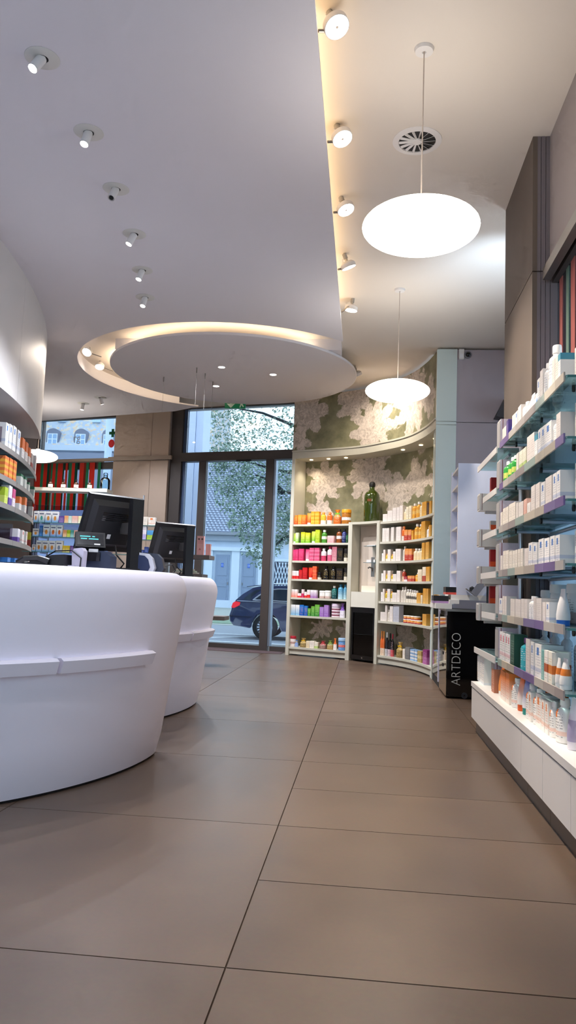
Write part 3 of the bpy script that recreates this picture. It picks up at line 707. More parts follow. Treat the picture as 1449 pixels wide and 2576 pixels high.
ORDW = ['first', 'second', 'third', 'fourth', 'fifth']
M_LED = emitmat('lamp_led', (255, 246, 236), 14.)
def rot_to(d):
    return Vector(d).normalized().to_track_quat('-Z', 'Y').to_matrix().to_4x4()
def edge_lamp(x, y, z, d, label, r=.068, energy=92, group='round spot lamps along the soffit edge', cone=78):
    """flat drum spot on a stem with an arm back to the soffit"""
    t = thing('spot_lamp', label, 'spot lamp', (x, y, z), group)
    M = Matrix.Translation((x, y, z)) @ rot_to(d)
    MB().lathe([(0, .05), (r*.72, .05), (r, .03), (r, -.004), (r*.94, -.006), (r*.94, .0), (0, .0)], 28, M=M).build('housing', M_LAMPW, t, 40)
    MB().lathe([(0, -.001), (r*.92, -.001), (r*.92, -.003), (0, -.003)], 24, M=M).build('lens', M_LED, t)
    MB().lathe([(0, -.0034), (.008, -.0034), (.008, -.006), (0, -.006)], 10, M=M).build('center_cap', mat('lens_cap', (226, 206, 190), .4), t)
    MB().lathe([(0, .05), (.014, .05), (.014, .078), (0, .078)], 12, M=M).build('neck', mat('lamp_neck', (206, 196, 180), .4), t)
    MB().lathe([(0, .078), (.02, .078), (.02, .125), (0, .125)], 12, M=M).build('socket', mat('lamp_socket', (170, 164, 158), .45), t)
    p = M @ Vector((0, 0, .1)); q = M @ Vector((-r-.012, 0, .02))
    MB().tube([tuple(p), (x-.06, y, z+.07), tuple(q)], .004, 6).build('cable', M_LAMPW, t)
    MB().tube([tuple(M @ Vector((-r, 0, .018))), (-.32, y, ZS+.03)], .009, 8).build('arm', M_STEEL, t)
    spot('beam', tuple(M @ Vector((0, 0, -.02))), tuple(M @ Vector((0, 0, -1))), energy, (1, .87, .72), cone, .7, .05, t)
dirs = [(.40, -.34, -1), (.38, -.30, -1), (.38, -.24, -1), (.40, .22, -1), (-.14, .05, -1)]
for i, (y, d) in enumerate(zip((3.73, 4.73, 5.67, 6.73, 7.8), dirs)):
    edge_lamp(-.225, y, 3.93, d, ('first', 'second', 'third', 'fourth', 'fifth')[i]+' round white spot lamp along the soffit edge, counted from the camera')
for i, y in enumerate((2.7, 1.6, .5)):
    edge_lamp(-.225, y, 3.93, (.4, .1, -1), ORDW[i]+' round white spot lamp on the soffit edge above the picture, counted toward the back', energy=14)
edge_lamp(-.18, 10.24, 3.93, (.45, .5, -1), 'round white spot lamp just right of the ceiling disc', energy=42, group='round spot lamps beside the ceiling disc', cone=130)
def ring_lamp(x, y, z, d, label):
    edge_lamp(x, y, z, d, label, r=.062, energy=25, group='round spot lamps beside the ceiling disc')
for o_, l_, d_ in (((-3.66, 9.35, 3.95), 'round white spot lamp in the ring gap, upper one', (-.1, -.8, -.9)), ((-3.72, 10.0, 3.95), 'round white spot lamp in the ring gap, lower one', (.1, -.45, -1))):
    t = thing('spot_lamp', l_, 'spot lamp', o_, 'round spot lamps beside the ceiling disc')
    M = Matrix.Translation(o_) @ rot_to(d_)
    MB().lathe([(0, .05), (.045, .05), (.062, .03), (.062, -.004), (.058, -.006), (.058, 0), (0, 0)], 28, M=M).build('housing', M_LAMPW, t, 40)
    MB().lathe([(0, -.001), (.057, -.001), (.057, -.003), (0, -.003)], 24, M=M).build('lens', M_LED, t)
    MB().lathe([(0, .05), (.015, .05), (.015, .1), (0, .1)], 12, M=M).build('neck', mat('lamp_socket'), t)
    MB().tube([tuple(M @ Vector((.05, 0, .03))), (o_[0]+.16, o_[1]+.1, ZS+.04)], .006, 6).build('arm', M_STEEL, t)
    spot('beam', tuple(M @ Vector((0, 0, -.02))), tuple(M @ Vector((0, 0, -1))), 30, (1, .86, .7), 80, .7, .05, t)

def down_spot(x, y, d, label, lit=True, energy=60):
    """ceiling spot: flat trim plate, open joint, tilted can"""
    t = thing('recessed_spot', label, 'ceiling spot', (x, y, ZS-.12), 'white swivel spots in the soffit')
    MB().lathe([(.034, .0), (.034, -.004), (.092, -.004), (.096, -.001), (.096, 0)], 36, (x, y, ZS-.0005)).build('trim_plate', mat('spot_trim', (206, 204, 198), .5), t, 40)
    MB().lathe([(0, -.003), (.033, -.003), (.033, -.001), (0, -.001)], 20, (x, y, ZS-.001)).build('joint_gap', M_DARK, t)
    M = Matrix.Translation((x, y, ZS)) @ rot_to(d)
    MB().lathe([(0, -.005), (.028, -.005), (.028, -.105), (.025, -.11), (.025, -.10), (0, -.10)], 24, M=M).build('can', M_LAMPW, t, 40)
    if lit:
        MB().lathe([(0, -.101), (.0245, -.101), (.0245, -.109), (0, -.109)], 20, M=M).build('lens', M_LED, t)
        spot('beam', tuple(M @ Vector((0, 0, -.125))), tuple(M @ Vector((0, 0, -1))), energy, (.86, .90, 1.0), 95, .75, .03, t)
    else:
        MB().lathe([(0, -.104), (.017, -.104), (.017, -.1095), (0, -.1095)], 16, M=M).build('dark_aperture', M_BLACK, t)
for i, (x, y, d, lit) in enumerate(((-1.86, 3.82, (-.3, -.5, -1), 1), (-1.85, 4.515, (-.1, -.35, -1), 1), (-1.9, 5.213, (-.15, -.5, -1), 0), (-1.98, 5.93, (-.35, -.25, -1), 1), (-2.125, 6.65, (-.2, -.3, -1), 1), (-2.29, 7.31, (-.1, -.3, -1), 1))):
    down_spot(x, y, d, ('first', 'second', 'third', 'fourth', 'fifth', 'sixth')[i]+(' white swivel ceiling spot in the row, counted from the camera' if lit else ' swivel ceiling spot in the row, unlit, with dark aperture'), lit)
down_spot(-4.21, 11.44, (.25, .3, -1), 'right one of two small ceiling spots before the left shop window', True, 60)
down_spot(-4.64, 11.84, (-.1, -.1, -1), 'left one of two small ceiling spots before the left shop window', True, 140)
for i, (x, y, d, e_) in enumerate(((-.7, 2.75, (-.42, .22, -1), 22), (-.7, 1.9, (-.40, .55, -1), 28), (-1.86, .1, (0, 0, -1), 20), (-3.0, 2.0, (.3, .4, -1), 20), (-3., .4, (0, 0, -1), 20))):  # unseen spots added to brighten the counters and the near room
    down_spot(x, y, d, ORDW[i]+' of five white swivel ceiling spots added above the camera for fill', True, e_)
for i, (x, y) in enumerate(((-1.96, 9.73), (-1.315, 10.06), (-2.22, 10.68))):
    t = thing('disc_downlight', ['small bright downlight in the ceiling disc, farthest from the rest at top', 'small bright downlight in the ceiling disc, rightmost', 'small bright downlight in the ceiling disc, lowest and leftmost'][i], 'downlight', (x, y, ZS-.02), 'small downlights in the ceiling disc')
    MB().lathe([(.044, 0), (.044, -.005), (.05, -.003), (.05, 0)], 24, (x, y, ZS-.0005)).build('rim', M_LAMPW, t)
    MB().lathe([(0, -.002), (.0435, -.002), (.0435, 0), (0, 0)], 24, (x, y, ZS-.002)).build('lens', M_LED, t)
    spot('beam', (x, y, ZS-.02), (x, y, 0), 100, (.96, .95, .98), 130, .7, .04, t)
for i, (x, y) in enumerate(((-2.87, 10.23), (-2.3, 9.77), (-2.245, 10.05), (-2.22, 10.45))):
    t = thing('ceiling_hook', ['leftmost thin wire hanging from a hook in the ceiling disc', 'second wire from left hanging from a hook in the ceiling disc', 'third wire from left hanging from a hook in the ceiling disc', 'rightmost wire hanging from the ceiling disc beside a downlight'][i], 'hanging wire', (x, y, ZS-.5), 'wires hanging from the ceiling disc')
    MB().tube([(x, y, ZS), (x, y, ZS-.07)], .007, 6).build('hook', M_STEEL, t)
    MB().tube([(x, y, ZS-.07), (x, y, ZS-.5)], .0018, 5).build('wire', M_STEEL, t)
# hidden uplight that throws the cool patch on the ceiling of the bay
t = thing('uplight', 'dark wedge-shaped wall uplight in the bay behind the beige pilaster', 'uplight', (1.55, 9.3, 3.13))
MB().prism([(1.50, 3.15), (1.62, 3.13), (1.62, 3.40)], 9.22, 9.398, 'y').build('housing', mat('uplight_grey', (70, 68, 72), .6), t)
t = thing('bay_uplight', 'cool white uplight fixed behind the beige pilaster, hidden from the room', 'uplight', (1.35, 6.3, 2.9))
box(1.28, 1.42, 6.2, 6.4, 2.9, 2.96).build('housing', M_STEEL, t)
box(1.33, 1.37, 5.951, 6.1995, 2.9, 2.93).build('bracket', M_STEEL, t)
box(1.29, 1.41, 6.21, 6.39, 2.9605, 2.964).build('lens', emitmat('cool_lens', (226, 240, 255), 20), t)
spot('beam', (1.35, 6.3, 2.98), (1.12, 7.05, 4.05), 36, (.62, .80, 1.0), 72, 1., .06, t)
# air vent
t = thing('ceiling_vent', 'round white swirl air vent in the warm ceiling behind the pendant cable', 'air vent', (.27, 4.97, ZC-.02))
MB().lathe([(.125, -.002), (.125, -.01), (.165, -.004), (.165, 0)], 40, (.27, 4.97, ZC-.0005)).build('rim', M_LAMPW, t, 40)
MB().lathe([(0, 0), (.124, 0), (.124, -.001), (0, -.001)], 30, (.27, 4.97, ZC-.0006)).build('dark_void', mat('vent_void', (52, 50, 50), .9), t)
MB().lathe([(0, -.003), (.034, -.003), (.03, -.013), (0, -.014)], 20, (.27, 4.97, ZC)).build('hub', M_LAMPW, t, 40)
for k in range(14):
    a = 2*PI*k/14; M = Matrix.Translation((.27, 4.97, ZC-.008)) @ Matrix.Rotation(a, 4, 'Z')
    MB().add([(.03, -.004, -.004), (.122, -.016, -.004), (.122, -.004, .006), (.03, .003, .006), (.03, -.002, -.004), (.122, -.013, -.004), (.122, -.001, .006), (.03, .005, .006)],
             [(0, 1, 2, 3), (7, 6, 5, 4), (0, 4, 5, 1), (1, 5, 6, 2), (2, 6, 7, 3), (3, 7, 4, 0)], M).build('vane', M_LAMPW, t)
# wall devices by the column
t = thing('wall_detector', 'small white alarm detector high on the grey wall beside the column', 'detector', (1.11, 9.38, 3.9))
box(1.075, 1.135, 9.36, 9.398, 3.895, 4.018).build('case', M_WHITE, t); box(1.085, 1.125, 9.357, 9.3598, 3.91, 3.96).build('lens', mat('detector_lens', (236, 236, 240), .2), t)
t = thing('dome_camera', 'small round security camera on the grey wall beside the white detector', 'security camera', (1.185, 9.37, 3.94))
M = Matrix.Translation((1.185, 9.398, 3.955)) @ Matrix.Rotation(PI/2, 4, 'X')
MB().lathe([(0, 0), (.045, 0), (.045, .015), (.034, .02), (0, .02)], 24, M=M).build('ring', mat('camera_grey', (120, 118, 126), .4), t, 40)
MB().lathe([(0, .0), (.03, .02), (.02, .042), (0, .048)], 20, M=M).build('dome', M_BLACKG, t, 60)
# exit sign
t = thing('exit_sign', 'green emergency exit sign under the ceiling before the transom glass', 'exit sign', (-2.17, 12.03, 3.875))
box(-2.34, -2.0, 12.02, 12.045, 3.875, 4.03).build('plate', mat('exit_green', (12, 100, 64), .4, emit=(12, 100, 64), estr=.12), t)
for x in (-2.29, -2.05): MB().tube([(x, 12.03, 4.03), (x, 12.03, ZC)], .006, 6).build('hanger', M_STEEL, t)
M_SIGNW = mat('sign_white', (225, 245, 235), .4)
MB().prism([(-2.310, 3.950), (-2.240, 3.880), (-2.170, 3.950)], 12.0175, 12.0198, 'y').build('arrow', M_SIGNW, t)
MB().prism([(-2.255, 3.945), (-2.225, 3.945), (-2.225, 4.020), (-2.255, 4.020)], 12.0175, 12.0198, 'y').build('arrow_shaft', M_SIGNW, t)
MB().prism([(-2.100, 3.890), (-2.080, 3.885), (-2.070, 3.930), (-2.040, 3.895), (-2.025, 3.905), (-2.055, 3.955), (-2.050, 3.985), (-2.025, 3.970), (-2.020, 3.985), (-2.050, 4.005), (-2.085, 3.995), (-2.105, 3.965), (-2.090, 3.960), (-2.075, 3.975), (-2.085, 3.940)], 12.0175, 12.0198, 'y').build('running_figure', M_SIGNW, t)
# ================================================================== tills and devices on the counters
ZT = 1.07
def till(loc, rz, label):
    t = thing('till_monitor', label, 'monitor', loc, 'black till monitors seen from behind')
    t.rotation_euler = (0, 0, rz); WL[t.name] = (0, 0, 0)
    T = Matrix.Translation((0, .05, .30)) @ Matrix.Rotation(math.radians(24), 4, 'X')
    # housing: bevelled slab with a raised back
    w, h = .195, .186
    p = MB(); p.box(-w, w, 0, .03, -h, h, T)
    p.build('screen_housing', M_BLACK, t)
    MB().add([(-w+.03, -.001, -h+.03), (w-.03, -.001, -h+.03), (w-.03, -.001, h-.03), (-w+.03, -.001, h-.03), (-w+.06, -.03, -h+.06), (w-.06, -.03, -h+.06), (w-.06, -.03, h-.06), (-w+.06, -.03, h-.06)],
             [(4, 5, 6, 7), (0, 1, 5, 4), (1, 2, 6, 5), (2, 3, 7, 6), (3, 0, 4, 7)], T).build('back_shell', mat('black_plastic_back', (28, 28, 31), .45), t)
    MB().box(-w+.012, w-.012, .0302, .031, -h+.012, h-.012, T).build('screen', mat('dark_screen', (14, 16, 22), .1), t)
    for k in range(5): MB().box(-.09, .09, -.0315, -.0302, .06+k*.012-.03, .065+k*.012-.03, T).build('vent_slot', M_BLACKG, t)
    MB().prism([(.045, -.13), (.125, -.13), (.135, -.115), (.135, -.085), (.045, -.085)], .0, .455, 'z').build('post', M_BLACK, t)
    MB().prism([(-.1, -.14), (.13, -.14), (.15, -.12), (.15, .08), (-.11, .08), (-.11, -.12)], 0, .022).build('base', M_BLACK, t)
    box(.06, .12, -.085, .03, .24, .31).build('bracket', M_STEEL, t)
    MB().tube([(.0, -.02, .16), (-.01, -.06, .10), (.04, -.07, .05), (.03, -.05, .022)], .005, 6).build('cable', M_BLACK, t)
    MB().box(-.02, .005, -.0312, -.0302, -.09, -.06, T).build('sticker', M_WHITE, t)
    return t
till((-1.585, 4.70, ZT), math.radians(50), 'large black till monitor seen from behind on the nearest white counter')
till((-1.71, 6.74, ZT), math.radians(43), 'black till monitor seen from behind on the farther white counter')
cd = thing('customer_display', 'small tilted customer display with glowing text before the nearest till', 'display', (-1.60, 4.37, ZT+.1105))
M = Matrix.Translation((-1.60, 4.33, 1.245)) @ Matrix.Rotation(math.radians(28), 4, 'Z') @ Matrix.Rotation(math.radians(-28), 4, 'X')
box(-.085, .085, 0, .04, -.05, .05, M).build('case', M_BLACK, cd); box(-.075, .075, -.002, -.0003, -.04, .04, M).build('screen', mat('lcd_dark', (24, 26, 32), .2), cd)
M_CY = emitmat('lcd_text', (90, 190, 200), .7)
for x0, x1, z in ((-.06, .0, .016), (.01, .025, .016), (-.055, -.02, .0), (-.01, .045, .0)): box(x0, x1, -.003, -.0021, z, z+.006, M).build('text_line', M_CY, cd)
box(.02, .055, -.003, -.0021, -.036, -.028, M).build('badge', M_WHITE, cd)
MB().tube([(-1.60, 4.36, ZT+.1105), (-1.60, 4.36, 1.235)], .014).build('stem', M_CHROME, cd); MB().lathe([(0, 0), (.05, 0), (.045, .01), (0, .012)], 20, (-1.60, 4.37, ZT+.1105)).build('foot', M_BLACK, cd)
pr = thing('receipt_printer', 'black receipt printer with blue front in front of the till', 'printer', (-1.56, 4.375, ZT))
MB().prism([(-.14, 0), (.09, 0), (.09, .08), (.05, .11), (-.08, .11), (-.14, .05)], 4.32, 4.43, 'y', Matrix.Translation((-1.56, 0, ZT))).build('case', mat('printer_blue', (44, 52, 74), .4), pr)
box(-1.63, -1.53, 4.305, 4.3195, ZT+.05, ZT+.10).build('paper_slot', M_BLACKG, pr); box(-1.6, -1.545, 4.312, 4.318, ZT+.101, ZT+.12).build('paper', M_WHITE, pr)
sc = thing('scanner_stand', 'white upright barcode scanner with a looping black cable on the counter', 'scanner', (-1.62, 4.2, ZT))
MB().prism([(-.03, 0), (.03, 0), (.034, .10), (.02, .118), (-.024, .112), (-.034, .09)], 4.17, 4.23, 'y', Matrix.Translation((-1.61, 0, ZT))).build('body', mat('scanner_white', (196, 190, 206), .4), sc)
box(-1.69, -1.62, 4.16, 4.24, ZT, ZT+.018).build('foot', mat('scanner_white'), sc)
MB().tube([(-1.59, 4.165, ZT+.004), (-1.585, 4.16, ZT+.06), (-1.64, 4.16, ZT+.10), (-1.74, 4.17, ZT+.095), (-1.8, 4.18, ZT+.06)], .004, 6).build('cable', M_BLACK, sc)
ph = thing('desk_telephone', 'low black telephone and handset lying on the nearest counter', 'telephone', (-1.82, 4.15, ZT))
MB().prism([(-.12, 0), (.1, 0), (.1, .075), (.03, .07), (-.12, .02)], 4.1, 4.26, 'y', Matrix.Translation((-1.76, 0, ZT))).build('body', M_BLACK, ph)
MB().tube([(-1.92, 4.09, ZT+.02), (-1.88, 4.085, ZT+.045), (-1.80, 4.085, ZT+.05), (-1.74, 4.09, ZT+.03)], [.018, .016, .016, .02], 8).build('handset', M_BLACK, ph)
kb = thing('black_keyboard', 'thin black keyboard behind the telephone at the left', 'keyboard', (-1.98, 4.25, ZT))
box(-2.12, -1.86, 4.26, 4.40, ZT, ZT+.02).build('case', M_BLACK, kb)
for i in range(10):
    for j in range(4): box(-2.11+i*.0245, -2.11+i*.0245+.02, 4.27+j*.031, 4.27+j*.031+.025, ZT+.0203, ZT+.026).build('key', mat('key_grey', (40, 40, 44), .5), kb)
cr = thing('card_terminal', 'white and navy card terminal with rounded loop housing right of the till', 'card terminal', (-1.42, 4.72, ZT))
def dshape(s, dx): return [(dx-.09*s, 0), (dx+.075*s, 0), (dx+.088*s, .03*s), (dx+.07*s, .09*s), (dx+.04*s, .118*s), (dx-.03*s, .125*s), (dx-.09*s, .12*s)]
MB().prism(dshape(1., 0), 4.70, 4.74, 'y', Matrix.Translation((-1.40, 0, ZT))).build('shell', mat('terminal_white', (206, 206, 214), .35), cr)
MB().prism(dshape(.8, -.012), 4.696, 4.6998, 'y', Matrix.Translation((-1.40, 0, ZT+.01))).build('face', mat('terminal_navy', (40, 50, 84), .35), cr)
MB().prism(dshape(1.02, .045), 4.745, 4.80, 'y', Matrix.Translation((-1.40, 0, ZT-.0))).build('rear_shell', mat('terminal_dark', (56, 60, 76), .4), cr)
ms = thing('cable_tangle', 'black device with tangled cables beside the farther till', 'cable', (-1.85, 6.42, ZT))
MB().prism([(-.1, 0), (.1, 0), (.1, .05), (.03, .1), (-.1, .03)], 6.38, 6.46, 'y', Matrix.Translation((-1.86, 0, ZT))).build('device', M_BLACK, ms)
MB().tube([(-1.77, 6.42, ZT+.02), (-1.70, 6.40, ZT+.09), (-1.64, 6.42, ZT+.10), (-1.61, 6.42, ZT+.05), (-1.64, 6.40, ZT+.006)], .006, 6).build('cable', M_BLACK, ms)
MB().tube([(-1.78, 6.42, ZT+.03), (-1.74, 6.40, ZT+.12), (-1.79, 6.40, ZT+.15), (-1.84, 6.42, ZT+.08)], .006, 6).build('cable', M_BLACK, ms)
wb_ = thing('white_block', 'small white box on the farther counter left of its till', 'box', (-1.47, 5.7, ZT))
box(-1.73, -1.67, 6.0, 6.08, ZT, ZT+.055).build('body', M_WHITE, wb_); box(-1.728, -1.672, 6.002, 6.078, ZT+.0552, ZT+.06).build('lid', M_STEEL, wb_)
# pink boxes and a stack of leaflets on the wooden stand
M_PINK = None
def pinkmat():
    m = mat('pink_carton', (226, 172, 168), .5); return m
for i, (x, w, h, y) in enumerate(((-2.115, .088, .245, 9.7), (-2.03, .06, .15, 9.78))):
    t = thing('pink_carton', ['tall pink carton with two dark round prints on the wooden stand', 'short pink carton behind the tall one on the wooden stand'][i], 'carton', (x, y, 1.3905))
    box(x-w/2, x+w/2, y-.04, y+.02, 1.3905, 1.3905+h).build('box', pinkmat(), t)
    if i == 0:
        for dx in (-.02, .022): MB().lathe([(0, 0), (.013, 0), (.013, .001), (0, .001)], 10, M=Matrix.Translation((x+dx, y-.0402, 1.3905+h-.04)) @ Matrix.Rotation(PI/2, 4, 'X')).build('round_print', mat('print_brown', (110, 84, 80), .6), t)
        box(x-.034, x+.034, y-.0409, y-.0402, 1.565, 1.57).build('text_line', mat('print_rose', (196, 110, 116), .6), t); box(x-.03, x+.03, y-.0409, y-.0402, 1.545, 1.55).build('text_line', mat('print_rose'), t)
        MB().prism([(x-.02, 1.455), (x+.012, 1.455), (x-.004, 1.485)], y-.0412, y-.0402, 'y').build('triangle_print', mat('print_rose', (196, 110, 116), .6), t)
for i in range(3):
    t = thing('leaflet_stack', ['lowest pale leaflet pad on the middle wooden tier', 'middle pale leaflet pad on the middle wooden tier', 'top pale leaflet pad on the middle wooden tier'][i], 'leaflets', (-2.3, 9.7, 1.1475+i*.021), 'leaflet pads on the wooden stand')
    box(-2.45+.02*i, -2.14-.03*i, 9.64, 9.8, 1.1475+i*.021, 1.1475+i*.021+.02).build('pad', mat('leaflet_%d' % i, [(210, 204, 190), (196, 206, 186), (222, 214, 196)][i], .6), t)
# bottles on the white board of the window shelving
M_BROWN = mat('brown_glass', (52, 30, 16), .15)
def lathe_mesh(name, prof, n=14): return MB().lathe(prof, n).mesh(name, M_BROWN)
for i, x in enumerate((-5.22, -5.0, -4.78, -4.55)):
    t = thing('medicine_bottle', ['leftmost', 'second from left', 'third from left', 'rightmost'][i]+' brown medicine bottle with cream label on the white board', 'bottle', (x, 12.12, 2.5155), 'brown medicine bottles')
    MB().lathe([(0, 0), (.034, 0), (.036, .006), (.036, .075), (.03, .092), (.012, .105), (.012, .13), (0, .13)], 16, (x, 12.12, 2.5155)).build('glass', M_BROWN, t, 40)
    MB().lathe([(.0365, .015), (.037, .016), (.037, .062), (.0365, .063)], 16, (x, 12.12, 2.5155)).build('label', mat('cream_label', (226, 218, 196), .6), t, 40)
    MB().lathe([(0, .1302), (.014, .1302), (.014, .152), (0, .152)], 12, (x, 12.12, 2.5155)).build('stopper', M_BLACK, t)
t = thing('glass_jar', 'clear stoppered apothecary jar at the right end of the white board', 'jar', (-4.30, 12.15, 2.5155))
MB().lathe([(0, 0), (.075, 0), (.08, .01), (.08, .15), (.06, .185), (.035, .20), (.035, .23), (.03, .23), (.03, .198), (.055, .18), (.074, .148), (.074, .01), (0, .008)], 22, (-4.30, 12.15, 2.5155)).build('glass', glassmat('jar_glass', (236, 244, 246), 1.), t, 40)
MB().lathe([(0, .231), (.028, .231), (.04, .245), (.03, .275), (0, .28)], 18, (-4.30, 12.15, 2.5155)).build('stopper', glassmat('jar_glass'), t, 40)
# big green glass bottle on the niche top
q, d = at_s(inset(FR, .15), lens(inset(FR, .15)), 1.36)
t = thing('green_glass_bottle', 'large dark green glass bottle standing on top of the niche', 'bottle', (q.x, q.y, 2.0205))
M_GRNG = mat('green_glass', (52, 66, 10), .06, spec=.8, coat=.6)
pf = [(0, 0), (.112, 0), (.117, .012), (.117, .36), (.112, .40), (.095, .435), (.06, .465), (.038, .485), (.036, .54), (0, .54)]
MB().lathe(pf, 36, (q.x, q.y, 2.0205)).build('glass', M_GRNG, t, 50)
MB().lathe([(.037, .525), (.045, .53), (.047, .56), (.04, .59), (.02, .602), (0, .604)], 24, (q.x, q.y, 2.0205)).build('stopper', mat('black_rubber', (28, 26, 24), .5), t, 50)
lb = MB(); A0 = math.atan2(-q.y, -q.x)
for k in range(6):
    a, b = A0-.62+k*.09, A0-.62+(k+1)*.09
    lb.add([(q.x+.1178*math.cos(a), q.y+.1178*math.sin(a), 2.0205+.30), (q.x+.1178*math.cos(b), q.y+.1178*math.sin(b), 2.0205+.30), (q.x+.1178*math.cos(b), q.y+.1178*math.sin(b), 2.0205+.335), (q.x+.1178*math.cos(a), q.y+.1178*math.sin(a), 2.0205+.335)], [(0, 1, 2, 3)])
lb.build('red_mark', mat('faded_red', (120, 66, 30), .5), t)
# white carton stack on the drawer front of the niche
q, d = at_s(inset(FR, .12), lens(inset(FR, .12)), 1.42)
t = thing('white_tray', 'plain white box resting on the lit niche ledge above the fridge', 'box', (q.x, q.y, .9985))
box(-.15, .13, -.06, .06, 0, .09, Matrix.Translation((q.x, q.y, .9985)) @ Matrix.Rotation(math.atan2(d.y, d.x), 4, 'Z')).build('body', mat('warm_box', (238, 226, 206), .5), t)
for k in range(2):
    q, d = at_s(inset(FR, .1), lens(inset(FR, .1)), 1.46)
    R_ = Matrix.Translation((q.x, q.y, (1.4265, 1.6665)[k])) @ Matrix.Rotation(math.atan2(d.y, d.x), 4, 'Z')
    t = thing('folded_paper_stack', ['white paper stack on the lower glass shelf of the niche', 'thin white paper stack on the upper glass shelf of the niche'][k], 'paper', (q.x, q.y, (1.4265, 1.6665)[k]))
    box(-.1, .08, -.05, .06, 0, (.04, .012)[k], R_).build('sheets', M_WHITE, t)
# fridge bottles
for k, (z, n_, col) in enumerate(((.1, 4, (150, 160, 60)), (.31, 3, (200, 190, 40)), (.52, 4, (120, 130, 70)))):
    for i in range(n_):
        p = GM @ Vector((-.10+i*.07, .12, z-.0058))
        t = thing('drink_bottle', '%s small drink bottle from left on the %s rack of the black fridge' % (ORDW[i], ('lower', 'middle', 'upper')[k]), 'bottle', tuple(p), 'drink bottles on the %s fridge rack' % ('lower', 'middle', 'upper')[k])
        MB().lathe([(0, 0), (.024, 0), (.026, .01), (.026, .085), (.012, .115), (.012, .135), (0, .135)], 12, tuple(p)).build('body', mat('drink_%d' % k, col, .3), t, 40)
        MB().lathe([(0, .1352), (.013, .1352), (.013, .15), (0, .15)], 10, tuple(p)).build('cap', mat('drink_cap', (170, 200, 190), .4), t)
